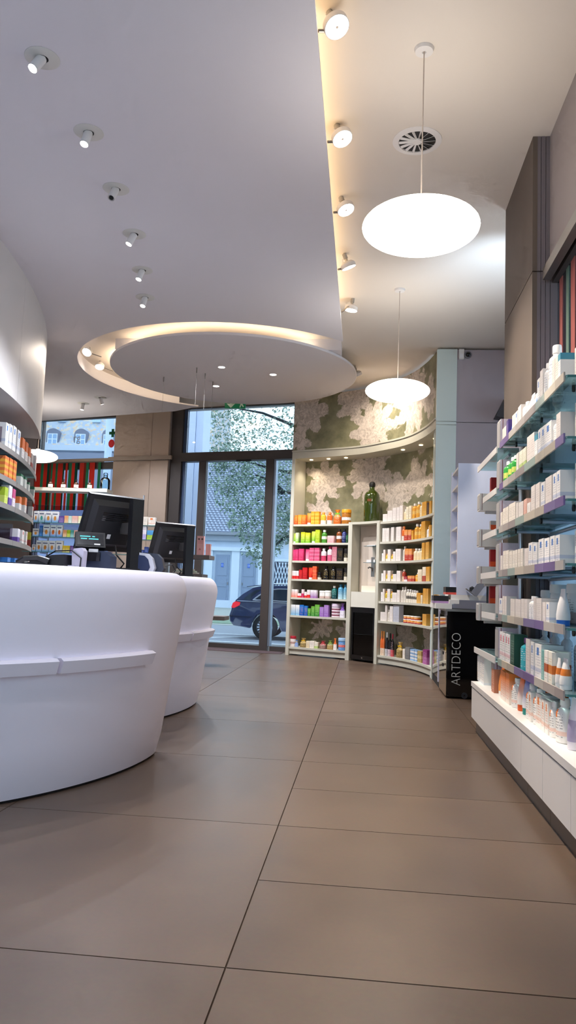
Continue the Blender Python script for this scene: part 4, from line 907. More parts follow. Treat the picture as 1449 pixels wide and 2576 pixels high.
# ================================================================== products: packs, tubes, bottles, jars
# style: words|colour A (top)|colour B|mode|print colour|cap colour      modes: s plain, f fade, b band, t top band, l lower band, x stripes, h halves
STY = {}
for _l in """orange|bright orange|F08A28|E8501E|f|F8C890|
amber|golden orange|F0A030|F08030|f|FFE0A0|
orange2|orange-red|F09028|E85A20|f|F8D0A0|
tangerine|tangerine|F5A040|EF6A28|f||F2F0EA
amberprint|amber patterned|EFA52C|F0C050|x|B86A10|
yellowoil|clear yellow|E0C040|F2EAD8|l|6A5A20|F0A040
orangeoil|clear orange|E87030|F4E8DC|l|8A3A10|F09050
orangegift|orange-wrapped|EE8420|C06018|h|F8D8A0|78C832
amberjar|amber potpourri|B07028|F0F0F0|b|5A2A18|F0A020
lime|lime green|C8DC50|8CC040|f||F4F4EE
palegreen|pale green|D8E4B4|86BE44|f|FFFFFF|
limecarton|lime-yellow|D2D228|78B428|f|F4F4C0|
limedark|olive-lime|B8C828|96B428|f|E8F0A0|
greenoil|green herbal|4E9038|E8F0E0|b|2A5A20|F0F4EC
blush|blush pink|F0C4C0|E0A0A4|f|A05058|
amberdark|amber brown|8A4A1E|F4F0E8|b|3A1A08|2A2018
navy|navy blue|2A3478|1C2450|f|C8D0F0|202028
darkgreen|dark green|1C5A34|204028|f|A0D0B0|1A3020
magenta|magenta pink|D83A72|C42C5C|f|F090B0|
rosetube|rose pink|D84878|E890A8|f||F6F0F0
roseprint|rose printed|D05078|E07898|x|8A2848|
rosebottle|rose and white|E4DCE0|C84468|h|903050|F4F0EE
pinkwhite|pink and white|F0E0E4|D06484|h|A03858|D84070
mauve|dusty mauve|B46878|C88A94|f|E8C8CC|
blackgold|black and gold|1C1A1C|2A2624|s|B09050|
blackjar|black|201E20|D8D0C0|l|C8B890|1A181A
redwhite|red and white|F0E8E8|D83030|l|C02030|
red|plain red|C81E24|B01820|f|E86060|
scarlettube|scarlet|E04824|D83020|f||F4EEEA
orangered|orange-red printed|E86438|D84428|x|F8C0A0|
blackbottle|glossy black|1A181A|242022|s|C8B070|141214
pinkfade|white-to-coral|F4EEEC|F08A78|f|C86858|
rosered|rose-red|F0DCE0|C83060|h|A02048|
violetfade|white-to-violet|F2ECF2|A070B0|f|9060A0|
whitecup|white|F2F0EC|C8B0A8|l|605050|F4F4F0
teal|teal|1E6A64|103E44|f|A0D0C8|D8D4CC
skyblue|sky-blue|5AA0C4|B8DCE8|f|2A6088|3C88B0
icefade|white-to-ice-blue|EEF0F2|86B8DC|f|7090B0|
blue|strong blue|2474C8|1A58B0|f|F0A040|
green|leaf green|6AB040|3C8A38|f|D8F0B0|
violet|violet|A880C8|9468B8|f|E0D0F0|
stripecup|brown striped|E8DCE4|8A5060|x|5A2838|D8C8DC
violetgift|violet-wrapped|8A60B8|E8E4F0|h|5A3888|7048A8
candyjar|cream|EEE4E0|C0A098|b|803030|B02838
bluegift|blue-wrapped|6A8CCC|9AB0DC|f|3A5898|E8D8B0
goldgift|gold-ribboned|B89858|8A7448|h|F0DC90|E0B020
cream|cream|EDE0C4|E4CFA8|f|A08050|
creamtext|cream printed|F0E8DC|E6DACA|s|6A6470|
creamgreen|cream and green|F0EAD8|B8CC80|l|70905A|
redgift|red-wrapped|A83A40|8A6A60|h|F0E0D0|C83038
greengift|green-wrapped|7A9048|A88A50|h|E8E0C0|88A838
orangewhite|orange and white|F08040|F4F0EC|h|C86020|F07030
bluepail|blue wreath-print|5A90CC|D85050|b|F0E8E0|A0C0E0
white|plain white|E6DED8|DED6D0|s|B8ACA8|
creambottle|cream|F2E2C0|EED8A8|f|B08848|F8F4EC
creamblack|cream with black print|F0E4C8|E8D4A8|s|28201C|
goldbottle|gold|E8A840|F0C870|b|8A2A28|F4F0E8
goldcarton|gold|D89A34|E0B058|f|A06A18|
darkcarton|dark brown|3A2428|2E1C20|s|A08060|
redorange|red-orange patterned|E09048|B83828|h|F4E8D8|
whitebottle|white|F4F2F0|EEECEC|s|8894B0|F6F4F2
whitelogo|white, small dark mark,|F2EEEA|ECE6E2|s|34323C|
clearbottle|clear glass|D8D0C4|E8E0D4|f|A09080|B8B0A8
berry|berry red|A01C34|E8D8DC|l|F0C8C8|
redoil|red-tinted|B84C38|E8C8A8|h|702018|D8C8B8
creamcarton|cream|EFE2C8|E2CDA4|f|B0864A|
creamred|cream and red|EFE2C8|B04838|l|A03028|
inkbottle|dark-labelled|E8E0D0|3A3430|b|F0E8D8|F4F0EC
greyblue|grey-blue|C0C2CC|B4B6C2|f|8890A0|
honey|honey|E09030|A02830|l|F8E8D0|F4ECDC
rosewine|rosé|E8783A|F0D8C0|l|C05828|E88820
whitewine|dark, silver-necked,|26262A|C8C8CC|l|404048|D8D8D8
blackwine|black|1A1A1E|D8C0C8|l|302830|141416
redwine|dark red-necked|241A1E|D86068|l|F0D0D0|A01C38
grey|dark grey|7C7C7C|6A6A6C|f|A8A8A8|
stripebox|blue-white striped|8AB0D8|F2F2F2|x|4A70A0|
goldlabel|gold-labelled|B8A060|E0D098|b|6A5420|
plum|plum|8A2C74|B060A0|h|F0D8EC|
whiteblue|white with blue mark|F2F0EE|4A7CC4|m|8A92A4|
greyred|grey and red|D8CCC8|B05048|l|806060|
whitered|white and red|F2EEEA|D04838|m|A04840|
orangefruit|orange fruit-print|E87838|F0B040|x|C84820|
greenwhite|green and white|E8EAE2|3C7A58|t|607868|
limepack|lime green|B4CC30|D4E068|h|4A7A20|
whiteviolet|white and violet|F0ECF2|6A48A0|l|8A70B0|
pinkwhitepack|pink and white|D85088|F2E6EC|h|A03068|
yellowred|yellow and red|E8D840|C84838|h|F4F0E0|
bluepack|blue|2C70C0|3C88D4|f|D8E8F8|
babymilk|white and blue, round motif,|F0F2F4|7AAAD8|o|E09848|
babymilkteal|white and teal, round motif,|F0F2F4|86B4C8|o|4AA8A0|
babyporridge|white and blue, orange fruit,|F0F2F4|6A98D0|o|E87830|
violetpack|violet|6A4A98|8A70B4|f|E8E0F0|
peach|peach|F0A870|F4D0A4|f|C87840|
mint|mint|C8E0D0|E8F0E4|f|80A890|
pinkpack|pale pink|F0B8A8|F4DCD0|f|C87068|
paleyellow|pale yellow|F0E8B0|F4F0D0|f|B0A048|
yellowpack|yellow|ECCC38|F4E890|f|B08820|
lilac|white and lilac|F0ECF0|B8A0D0|l|9078B0|
lilacwhite|white with lilac arc|F0ECF2|B8B0E0|l|6A60A8|
creamorange|white and orange|F4EEE6|F08848|m|C06830|
bluegreen|blue and green|58A0D8|A8CC48|h|2858A0|
tealpack|teal|50A8A0|A8D8D0|f|206860|
whitepack|white with grey motif|F2F0EE|C8D0D8|o|8898B0|
navypack|navy blue|203878|2C4CA0|f|C8D0E8|
purplepack|purple|4A3480|5A4498|f|B0A0D8|
whitebluetube|white and blue|F2F2F4|2C78D0|h||F4F4F4
whitetube|white|F2EFEE|DCD8DA|f||F4F4F4
whiteredtube|white with red mark|F2EEEC|D06858|m||F4F4F4
bluetube|white and blue|F0F2F4|3C90D8|h||F4F4F4
whiteteal|white and teal|F2F0EE|4A98B0|t|8098A0|
greenbottle|bright green|3CA84A|D8E070|b|207830|F0F4F0
greentube|deep green|2C8A4A|48A860|f||E8F0E8
salmon|salmon|E8BCAC|DCA898|f|B07868|
bluewhitetube|white, blue cap band,|F2F0F0|F0EEEE|m||2C6CC8
whiterose|white and rose|F2EEF0|E06080|m|4A9060|
darkgreenpack|dark green|2A5A44|204838|f|A0C0B0|
tealbottle|turquoise|2AA0B0|48B8C4|f|D8F0F4|7C4C88
tealslim|pale teal|78B0AC|98C4C0|f|407870|
whiteorange|white with orange band|F2EEE8|B85828|b|A06050|
yellowstripe|yellow-edged white|F0ECE0|D87828|b|C8A030|
whiteorangetube|white with orange band|F2F0EE|E08030|b||F2F2F2
whitebrown|white with brown edge|EEE8E0|B88850|l|A87848|
whitedots|white with blue dots|F2F0EC|E8ECF0|s|5A80B0|
copper|copper|C88868|B87050|f|F0D0C0|
orangetube|orange|F07828|F4A050|f||F4EEE8
orangecarton|orange flame|F48A38|F4E8DC|f|E85820|
sprayorange|white and orange|F4F2EE|F08030|m|3A3A44|F6F4F2
orangeflame|orange flame|F06820|F4EEE8|f||E0602A
blueflame|blue-violet fade|5A60B8|F2F0F4|f||2C9088
suncarton|white and orange|F4F0EA|E88A48|m|D86030|
greysparkle|silver-grey|D8D4E4|A8A0C0|h||E8E4EE""".splitlines():
    _p = _l.split('|'); STY[_p[0]] = _p[1:]
PM = {}
def pack_mat(style, kind):
    key = style
    if key in PM: return PM[key]
    desc, A, B, mode, ink, cap = (STY[style]+['']*6)[:6]
    m = bpy.data.materials.new('pack_'+style); m.use_nodes = True; nt = m.node_tree; b = nt.nodes['Principled BSDF']; L = nt.links.new
    b.inputs['Roughness'].default_value = .22 if kind in 'bwj' else .42
    ca, cb = lin(hexc(A)), lin(hexc(B))
    tc = nt.nodes.new('ShaderNodeTexCoord'); sp = nt.nodes.new('ShaderNodeSeparateXYZ'); L(tc.outputs['Generated'], sp.inputs[0])
    r = nt.nodes.new('ShaderNodeValToRGB'); cr = r.color_ramp; cr.elements[0].color = (*cb, 1); cr.elements[1].color = (*ca, 1)
    L(sp.outputs[2], r.inputs[0])
    def stops(lst):
        cr.interpolation = 'CONSTANT'
        cr.elements[0].position, cr.elements[0].color = lst[0][0], (*lst[0][1], 1)
        cr.elements[1].position, cr.elements[1].color = lst[1][0], (*lst[1][1], 1)
        for p, c in lst[2:]: e = cr.elements.new(p); e.color = (*c, 1)
    if mode == 's': stops([(0, cb), (.08, ca)])
    elif mode == 'f': cr.elements[0].position = .12; cr.elements[1].position = .8
    elif mode == 'b': stops([(0, ca), (.34, cb), (.6, ca)])
    elif mode == 't': stops([(0, ca), (.78, cb)])
    elif mode == 'l': stops([(0, cb), (.38, ca)])
    elif mode == 'h': stops([(0, cb), (.5, ca)])
    elif mode == 'm': stops([(0, ca), (.62, ca), (.64, ca)])
    elif mode == 'x': stops([(0, ca), (.14, cb), (.28, ca), (.42, cb), (.56, ca), (.70, cb), (.84, ca)])
    elif mode == 'o': cr.elements[0].position = .05; cr.elements[1].position = .5
    out = r.outputs[0]
    def mask(x0, x1, z0, z1):
        def rng(s_, a, c):
            g = nt.nodes.new('ShaderNodeMath'); g.operation = 'COMPARE'; g.inputs[1].default_value = (a+c)/2; g.inputs[2].default_value = (c-a)/2; L(s_, g.inputs[0]); return g.outputs[0]
        mu = nt.nodes.new('ShaderNodeMath'); mu.operation = 'MULTIPLY'; L(rng(sp.outputs[0], x0, x1), mu.inputs[0]); L(rng(sp.outputs[2], z0, z1), mu.inputs[1]); return mu.outputs[0]
    def over(fac, c):
        nonlocal out
        mx = nt.nodes.new('ShaderNodeMix'); mx.data_type = 'RGBA'; L(fac, mx.inputs[0]); L(out, mx.inputs[6]); mx.inputs[7].default_value = (*c, 1); out = mx.outputs[2]
    if mode == 'm': over(mask(.28, .62, .68, .9), cb); over(mask(0., 1., .2, .32), tuple(.65*x+.35*y for x, y in zip(ca, cb)))
    if mode == 'o':
        d = nt.nodes.new('ShaderNodeVectorMath'); d.operation = 'DISTANCE'; cx = nt.nodes.new('ShaderNodeCombineXYZ'); L(sp.outputs[0], cx.inputs[0]); L(sp.outputs[2], cx.inputs[1]); L(cx.outputs[0], d.inputs[0]); d.inputs[1].default_value = (.5, .38, 0)
        le = nt.nodes.new('ShaderNodeMath'); le.operation = 'LESS_THAN'; L(d.outputs['Value'], le.inputs[0]); le.inputs[1].default_value = .2
        over(le.outputs[0], lin(hexc(ink))); over(mask(.12, .88, .72, .8), lin((60, 70, 110)))
    if ink and mode != 'o':
        # lines of small print, too small to read
        def M1(op, a_, b_=None):
            g = nt.nodes.new('ShaderNodeMath'); g.operation = op
            for i_, x_ in enumerate((a_, b_)):
                if x_ is None: continue
                if isinstance(x_, (int, float)): g.inputs[i_].default_value = x_
                else: L(x_, g.inputs[i_])
            return g.outputs[0]
        zl = M1('MULTIPLY', sp.outputs[2], 13.); row = M1('FLOOR', zl); inl = M1('LESS_THAN', M1('FRACT', zl), .34)
        cx = nt.nodes.new('ShaderNodeCombineXYZ'); L(M1('MULTIPLY', sp.outputs[0], 11.), cx.inputs[0]); L(M1('MULTIPLY', sp.outputs[1], 11.), cx.inputs[1]); L(M1('MULTIPLY', row, 7.3), cx.inputs[2])
        wn = nt.nodes.new('ShaderNodeTexNoise'); wn.inputs['Scale'].default_value = 1.; wn.inputs['Detail'].default_value = 0; L(cx.outputs[0], wn.inputs['Vector'])
        rn = nt.nodes.new('ShaderNodeTexWhiteNoise'); rn.noise_dimensions = '1D'; L(row, rn.inputs['W'])
        gate = M1('GREATER_THAN', rn.outputs['Value'], .4)
        gt = nt.nodes.new('ShaderNodeMath'); gt.operation = 'GREATER_THAN'; gt.inputs[1].default_value = .47; L(wn.outputs['Fac'], gt.inputs[0])
        gg = M1('MULTIPLY', M1('MULTIPLY', gt.outputs[0], inl), gate)
        mu = nt.nodes.new('ShaderNodeMath'); mu.operation = 'MULTIPLY'; L(gg, mu.inputs[0]); L(mask(.1, .9, .1, .86), mu.inputs[1])
        m2 = nt.nodes.new('ShaderNodeMath'); m2.operation = 'MULTIPLY'; m2.inputs[1].default_value = .6; L(mu.outputs[0], m2.inputs[0]); over(m2.outputs[0], lin(hexc(ink)))
    L(out, b.inputs['Base Color'])
    PM[key] = m
    return m
# unit meshes: base at z=0, footprint 1 x 1, height 1
_d = mat('pack_default', (240, 240, 240))
def unit_box():
    c = .02; v = []
    mb = MB().box(-.5, .5, -.5, .5, 0, 1); return mb.mesh('carton', _d)
def unit_lathe(name, pr, n=14):
    me = MB().lathe(pr, n).mesh(name, _d); shade(me, 45); return me
def unit_tube():
    """squeeze tube standing on its cap: round at the cap, flat crimp at the top"""
    n = 14; vs = []; fs = []; lv = [(.16, .40, .40), (.3, .44, .40), (.6, .47, .30), (.94, .5, .06), (1., .5, .05)]
    for z, a, b_ in lv:
        for i in range(n): t = 2*PI*i/n; vs.append((a*math.cos(t), b_*math.sin(t), z))
    for k in range(len(lv)-1):
        for i in range(n): j = (i+1) % n; fs.append((k*n+i, k*n+j, (k+1)*n+j, (k+1)*n+i))
    fs.append(tuple(range(n))[::-1]); fs.append(tuple((len(lv)-1)*n+i for i in range(n)))
    me = MB().add(vs, fs).mesh('tube', _d); shade(me, 45); return me
def unit_gift():
    """gathered gift bag: square base pinched at the ribbon, fanned top"""
    vs = []; fs = []; lv = [(0, .48, .42), (.1, .5, .45), (.5, .47, .40), (.7, .14, .12), (.76, .12, .1), (1., .34, .2)]; n = 12
    for z, a, b_ in lv:
        for i in range(n):
            t = 2*PI*i/n; k = 1+.10*math.cos(4*t)*(-1); vs.append((a*math.cos(t)*k*1.05, b_*math.sin(t)*k*1.05, z))
    for k in range(len(lv)-1):
        for i in range(n): j = (i+1) % n; fs.append((k*n+i, k*n+j, (k+1)*n+j, (k+1)*n+i))
    fs.append(tuple(range(n))[::-1]); fs.append(tuple((len(lv)-1)*n+i for i in range(n)))
    me = MB().add(vs, fs).mesh('gift', _d); shade(me, 50); return me
UM = {'c': unit_box(), 't': unit_tube(), 'g': unit_gift(),
      'b': unit_lathe('bottle', [(0, 0), (.47, 0), (.5, .02), (.5, .66), (.44, .74), (.24, .80), (.22, .84), (0, .84)]),
      'j': unit_lathe('jar', [(0, 0), (.46, 0), (.5, .03), (.5, .70), (.46, .76), (0, .76)], 18),
      'w': unit_lathe('wine', [(0, 0), (.48, 0), (.5, .01), (.5, .56), (.42, .64), (.2, .72), (.17, .78), (0, .78)], 16)}
CAPM = {'t': unit_lathe('cap', [(0, 0), (.36, 0), (.38, .01), (.38, .159), (0, .159)]), 'b': unit_lathe('cap', [(0, .841), (.27, .841), (.27, .97), (.25, 1.), (0, 1.)]),
        'j': unit_lathe('lid', [(0, .761), (.52, .761), (.52, .95), (.48, 1.), (0, 1.)], 18), 'w': unit_lathe('neck_foil', [(0, .781), (.185, .781), (.17, .97), (.18, .975), (.18, 1.), (0, 1.)], 14),
        'g': MB().lathe([(.1, .68), (.2, .70), (.2, .76), (.1, .78)], 12).add([(-.3, -.14, .66), (-.05, -.16, .72), (-.3, -.14, .8), (.3, -.14, .66), (.05, -.16, .72), (.3, -.14, .8), (-.3, -.12, .66), (-.05, -.12, .72), (-.3, -.12, .8), (.3, -.12, .66), (.05, -.12, .72), (.3, -.12, .8)], [(0, 1, 2), (3, 5, 4), (6, 8, 7), (9, 10, 11), (0, 6, 7, 1), (1, 7, 8, 2), (3, 4, 10, 9), (4, 5, 11, 10)]).mesh('bow', _d)}
CAPN = {'t': 'cap', 'b': 'cap', 'j': 'lid', 'w': 'neck_foil', 'g': 'bow'}
KW = {'c': 'carton', 't': 'tube', 'b': 'bottle', 'j': 'jar', 'g': 'gift bag', 'w': 'wine bottle'}
ORD = ['first', 'second', 'third', 'fourth', 'fifth', 'sixth', 'seventh', 'eighth', 'ninth', 'tenth', 'eleventh', 'twelfth', 'thirteenth', 'fourteenth', 'fifteenth', 'sixteenth']
def set_mat(o, m):
    o.material_slots[0].link = 'OBJECT'; o.material_slots[0].material = m
def product(name, kind, style, p, ang, w, dep, h, label, group):
    o = bpy.data.objects.new(name, UM[kind]); COL.objects.link(o)
    o.location = p; o.rotation_euler = (0, 0, ang); o.scale = (w, dep, h)
    set_mat(o, pack_mat(style, kind)); tag(o, label, KW[kind], group)
    if kind in CAPM:
        cap = (STY[style]+['']*6)[5] or 'F0F0EE'
        c = bpy.data.objects.new(CAPN[kind], CAPM[kind]); COL.objects.link(c); c.parent = o
        set_mat(c, mat('cap_'+cap, hexc(cap), .4))
    return o
ROWS = {
'L0': [('c',.021,.04,.111,'orange'),('c',.08,.067,.143,'orange'),('c',.152,.065,.15,'amber'),('c',.224,.067,.147,'orange2'),('t',.304,.075,.175,'tangerine'),('c',.382,.06,.197,'amberprint'),('c',.454,.07,.196,'amberprint'),('b',.547,.097,.184,'yellowoil'),('b',.657,.096,.183,'orangeoil'),('g',.794,.15,.219,'orangegift'),('j',.968,.168,.221,'amberjar')],
'L1': [('t',.035,.062,.15,'lime'),('c',.108,.069,.157,'palegreen'),('c',.219,.069,.166,'limecarton'),('c',.303,.079,.156,'limecarton'),('t',.393,.072,.178,'lime'),('c',.474,.074,.199,'limedark'),('b',.575,.091,.198,'greenoil'),('c',.702,.108,.108,'blush'),('b',.827,.09,.21,'amberdark'),('b',.917,.07,.208,'navy'),('b',.975,.035,.146,'darkgreen')],
'L2': [('c',.036,.069,.167,'magenta'),('c',.112,.071,.175,'magenta'),('c',.199,.087,.184,'magenta'),('t',.297,.081,.183,'rosetube'),('c',.384,.076,.199,'roseprint'),('c',.472,.084,.199,'roseprint'),('b',.575,.091,.194,'rosebottle'),('b',.681,.088,.223,'pinkwhite'),('c',.774,.08,.218,'mauve'),('c',.869,.093,.195,'blackgold'),('j',.959,.071,.189,'blackjar')],
'L3': [('c',.014,.026,.123,'redwhite'),('c',.052,.042,.123,'redwhite'),('c',.098,.042,.123,'redwhite'),('c',.145,.043,.123,'redwhite'),('c',.201,.055,.141,'red'),('c',.274,.078,.176,'red'),('t',.363,.075,.182,'scarlettube'),('c',.444,.07,.198,'orangered'),('j',.518,.059,.11,'blackjar'),('b',.626,.118,.206,'blackbottle'),('b',.751,.095,.205,'blackbottle'),('c',.872,.105,.173,'blackgold'),('j',.965,.059,.185,'blackjar')],
'L4': [('c',.023,.044,.121,'pinkfade'),('c',.075,.051,.121,'pinkfade'),('c',.131,.051,.121,'pinkfade'),('c',.193,.06,.063,'redwhite'),('c',.249,.038,.126,'rosered'),('c',.3,.042,.088,'redwhite'),('c',.352,.05,.121,'redwhite'),('c',.412,.052,.121,'violetfade'),('c',.467,.05,.121,'violetfade'),('j',.568,.087,.115,'whitecup'),('j',.667,.098,.12,'whitecup'),('b',.775,.096,.194,'teal'),('b',.882,.087,.221,'skyblue'),('b',.966,.055,.22,'skyblue')],
'L5': [('c',.03,.057,.16,'icefade'),('c',.099,.067,.16,'icefade'),('c',.17,.064,.159,'icefade'),('c',.242,.068,.162,'blue'),('c',.314,.06,.151,'blue'),('c',.374,.048,.114,'green'),('c',.436,.057,.148,'green'),('c',.51,.075,.177,'green'),('c',.588,.069,.145,'violet'),('c',.665,.074,.176,'violet'),('j',.802,.151,.205,'stripecup'),('g',.929,.083,.215,'violetgift')],
'L6': [('j',.057,.108,.159,'candyjar'),('g',.158,.076,.103,'bluegift'),('g',.275,.11,.138,'goldgift'),('c',.366,.055,.102,'cream'),('c',.438,.077,.106,'creamtext'),('c',.511,.059,.093,'creamgreen'),('g',.612,.117,.117,'redgift'),('g',.737,.108,.135,'greengift'),('g',.825,.056,.17,'orangewhite'),('j',.924,.124,.18,'bluepail')],
'R0': [('c',1.716,.106,.11,'white'),('c',1.835,.111,.153,'white'),('c',1.941,.082,.187,'white'),('c',2.022,.067,.188,'white'),('c',2.099,.075,.206,'white'),('b',2.181,.063,.147,'creambottle'),('c',2.255,.066,.176,'creamblack'),('c',2.329,.063,.184,'creamblack'),('b',2.408,.074,.208,'goldbottle'),('b',2.529,.139,.22,'goldbottle'),('b',2.659,.091,.199,'creambottle'),('c',2.812,.174,.189,'goldcarton'),('c',2.963,.093,.161,'darkcarton'),('c',3.064,.078,.171,'goldcarton')],
'R1': [('c',1.673,.062,.194,'white'),('c',1.737,.055,.193,'white'),('c',1.8,.06,.192,'white'),('c',1.906,.061,.2,'white'),('c',2.045,.112,.199,'white'),('b',2.142,.061,.201,'orangeoil'),('c',2.227,.089,.148,'redorange'),('c',2.328,.095,.143,'redorange'),('c',2.409,.046,.127,'goldcarton'),('b',2.49,.092,.21,'goldbottle'),('b',2.623,.144,.199,'goldbottle'),('c',2.787,.149,.222,'goldcarton'),('b',2.947,.136,.141,'whitebottle'),('c',3.068,.078,.151,'goldcarton')],
'R2': [('c',1.663,.054,.113,'whitelogo'),('c',1.73,.063,.163,'white'),('b',1.789,.04,.105,'yellowoil'),('c',1.844,.06,.165,'white'),('b',1.901,.043,.095,'yellowoil'),('c',1.955,.05,.133,'white'),('c',2.045,.115,.167,'white'),('b',2.177,.056,.198,'clearbottle'),('c',2.256,.087,.164,'redorange'),('c',2.355,.094,.159,'redorange'),('b',2.475,.091,.159,'creambottle'),('b',2.582,.093,.153,'creambottle'),('b',2.688,.094,.156,'creambottle'),('c',2.804,.109,.219,'goldcarton'),('c',2.963,.184,.218,'goldcarton')],
'R3': [('c',1.676,.059,.109,'whitelogo'),('c',1.746,.066,.15,'white'),('b',1.801,.033,.105,'yellowoil'),('c',1.853,.061,.148,'white'),('b',1.911,.041,.097,'yellowoil'),('c',1.977,.077,.101,'white'),('c',2.067,.088,.146,'white'),('b',2.168,.059,.163,'redoil'),('c',2.244,.08,.07,'berry'),('c',2.361,.128,.078,'redorange'),('c',2.464,.06,.077,'redorange'),('b',2.553,.093,.116,'goldbottle'),('c',2.694,.155,.156,'creamcarton'),('c',2.854,.13,.185,'creamred'),('c',3.012,.16,.184,'goldcarton')],
'R4': [('c',1.66,.068,.128,'whitelogo'),('c',1.735,.066,.175,'white'),('b',1.798,.045,.145,'yellowoil'),('c',1.854,.055,.174,'white'),('b',1.907,.037,.142,'yellowoil'),('c',1.983,.1,.127,'white'),('c',2.074,.066,.164,'white'),('b',2.151,.057,.207,'clearbottle'),('b',2.215,.057,.213,'clearbottle'),('b',2.283,.059,.179,'inkbottle'),('b',2.352,.055,.178,'inkbottle'),('b',2.418,.059,.169,'inkbottle'),('b',2.486,.059,.168,'inkbottle'),('b',2.554,.057,.161,'inkbottle'),('c',2.664,.137,.135,'goldcarton'),('c',2.777,.069,.107,'creamcarton'),('c',2.889,.123,.193,'goldcarton'),('c',3.008,.085,.19,'goldcarton')],
'R5': [('c',1.684,.128,.123,'white'),('c',1.791,.069,.22,'white'),('b',1.856,.045,.16,'clearbottle'),('c',1.92,.067,.213,'white'),('c',2.032,.139,.23,'greyblue'),('j',2.224,.082,.052,'honey'),('j',2.322,.094,.052,'honey'),('j',2.427,.089,.051,'honey'),('j',2.532,.093,.051,'honey'),('j',2.634,.087,.05,'honey'),('c',2.902,.256,.142,'goldcarton')],
'R5b': [('j',2.229,.075,.05,'honey'),('j',2.32,.086,.05,'honey'),('j',2.426,.084,.049,'honey'),('j',2.534,.093,.049,'honey')],
'R6': [('w',1.688,.058,.335,'rosewine'),('w',1.751,.057,.333,'rosewine'),('w',1.817,.056,.321,'whitewine'),('w',1.879,.057,.315,'blackwine'),('w',1.938,.048,.308,'redwine'),('g',2.083,.222,.207,'goldgift'),('c',2.241,.058,.129,'creamtext'),('c',2.342,.12,.159,'grey'),('c',2.482,.129,.146,'stripebox'),('c',2.608,.096,.144,'stripebox'),('c',2.74,.135,.144,'goldlabel'),('c',2.949,.229,.178,'plum')],
'A': [('c',1.883,.099,.218,'whiteblue'),('c',2.005,.107,.23,'whiteblue'),('c',2.147,.13,.242,'whiteblue'),('c',2.331,.13,.24,'whiteblue'),('c',2.573,.13,.208,'orangewhite'),('c',2.785,.13,.205,'orangewhite'),('c',3.013,.13,.186,'orangewhite'),('c',3.252,.13,.165,'greyred'),('c',3.818,.13,.231,'whitered')],
'B': [('c',1.943,.127,.19,'orangefruit'),('c',2.098,.13,.194,'orangefruit'),('c',2.262,.13,.199,'orangefruit'),('c',2.614,.13,.12,'greenwhite'),('c',2.86,.13,.124,'greenwhite'),('c',3.134,.13,.102,'greenwhite'),('c',3.926,.13,.149,'greenwhite')],
'C': [('c',2.003,.117,.154,'limepack'),('c',2.155,.13,.188,'whiteviolet'),('c',2.307,.113,.176,'pinkwhitepack'),('c',2.624,.13,.136,'orangewhite'),('c',2.961,.13,.167,'orangewhite'),('c',3.884,.13,.157,'whitered')],
'D': [('c',2.656,.13,.136,'whiteviolet'),('c',2.934,.13,.141,'whitered'),('c',3.229,.13,.146,'whitered'),('c',3.828,.13,.174,'yellowred')],
'E': [('c',2.279,.122,.076,'bluepack'),('c',2.595,.13,.079,'bluepack'),('c',2.771,.13,.081,'bluepack'),('c',2.964,.13,.083,'bluepack'),('c',3.764,.13,.091,'whitered')],
'W0': [('c',.192,.072,.183,'babymilk'),('c',.291,.101,.183,'babymilkteal'),('c',.403,.101,.183,'babymilk'),('c',.519,.104,.183,'babymilk'),('c',.628,.084,.11,'violetpack'),('c',.709,.059,.12,'peach'),('c',.773,.053,.116,'mint'),('c',.856,.096,.119,'pinkpack'),('c',.955,.08,.119,'paleyellow'),('c',1.047,.085,.119,'yellowpack'),('c',1.934,.067,.128,'lilac'),('c',2.025,.094,.137,'creamtext'),('c',2.142,.115,.131,'creamorange')],
'W1': [('c',.208,.104,.123,'babymilk'),('c',.295,.05,.173,'bluepack'),('c',.385,.109,.192,'babymilk'),('c',.503,.096,.192,'babyporridge'),('c',.607,.091,.192,'babyporridge'),('c',.7,.06,.116,'peach'),('c',.765,.054,.116,'limepack'),('c',.824,.052,.116,'tealpack'),('c',.887,.059,.116,'pinkpack'),('c',.959,.066,.116,'paleyellow'),('c',1.917,.045,.183,'lilac'),('c',2.005,.109,.214,'lilacwhite'),('c',2.131,.112,.149,'bluegreen')],
'W2': [('c',.192,.056,.113,'babymilk'),('c',.276,.09,.182,'babymilk'),('c',.384,.107,.182,'babymilk'),('c',.5,.104,.182,'babymilk'),('c',.617,.105,.188,'whitepack'),('c',.708,.056,.11,'yellowpack'),('c',.77,.057,.11,'yellowpack'),('c',.836,.055,.11,'violetpack'),('c',.904,.062,.11,'limepack'),('c',.977,.068,.109,'peach'),('c',1.126,.115,.097,'yellowpack'),('c',1.946,.073,.112,'navypack'),('c',2.013,.045,.081,'navypack'),('c',2.076,.062,.13,'navypack'),('c',2.18,.063,.127,'navypack')],
'S0': [('c',1.066,.135,.081,'white'),('c',1.178,.064,.098,'purplepack'),('t',1.273,.108,.114,'whitebluetube'),('c',1.383,.086,.089,'white'),('c',1.471,.073,.087,'whiteblue'),('c',1.562,.088,.096,'white'),('b',1.66,.084,.096,'whitebottle'),('t',1.756,.086,.111,'whitetube'),('t',1.853,.092,.096,'whiteredtube'),('t',1.961,.103,.105,'bluetube'),('c',2.055,.059,.114,'whiteblue'),('c',2.122,.063,.135,'white'),('b',2.186,.05,.147,'whitebottle'),('b',2.279,.121,.194,'whitebottle'),('c',2.375,.052,.116,'white'),('c',2.432,.048,.114,'creamtext'),('c',2.483,.042,.112,'whiteteal')],
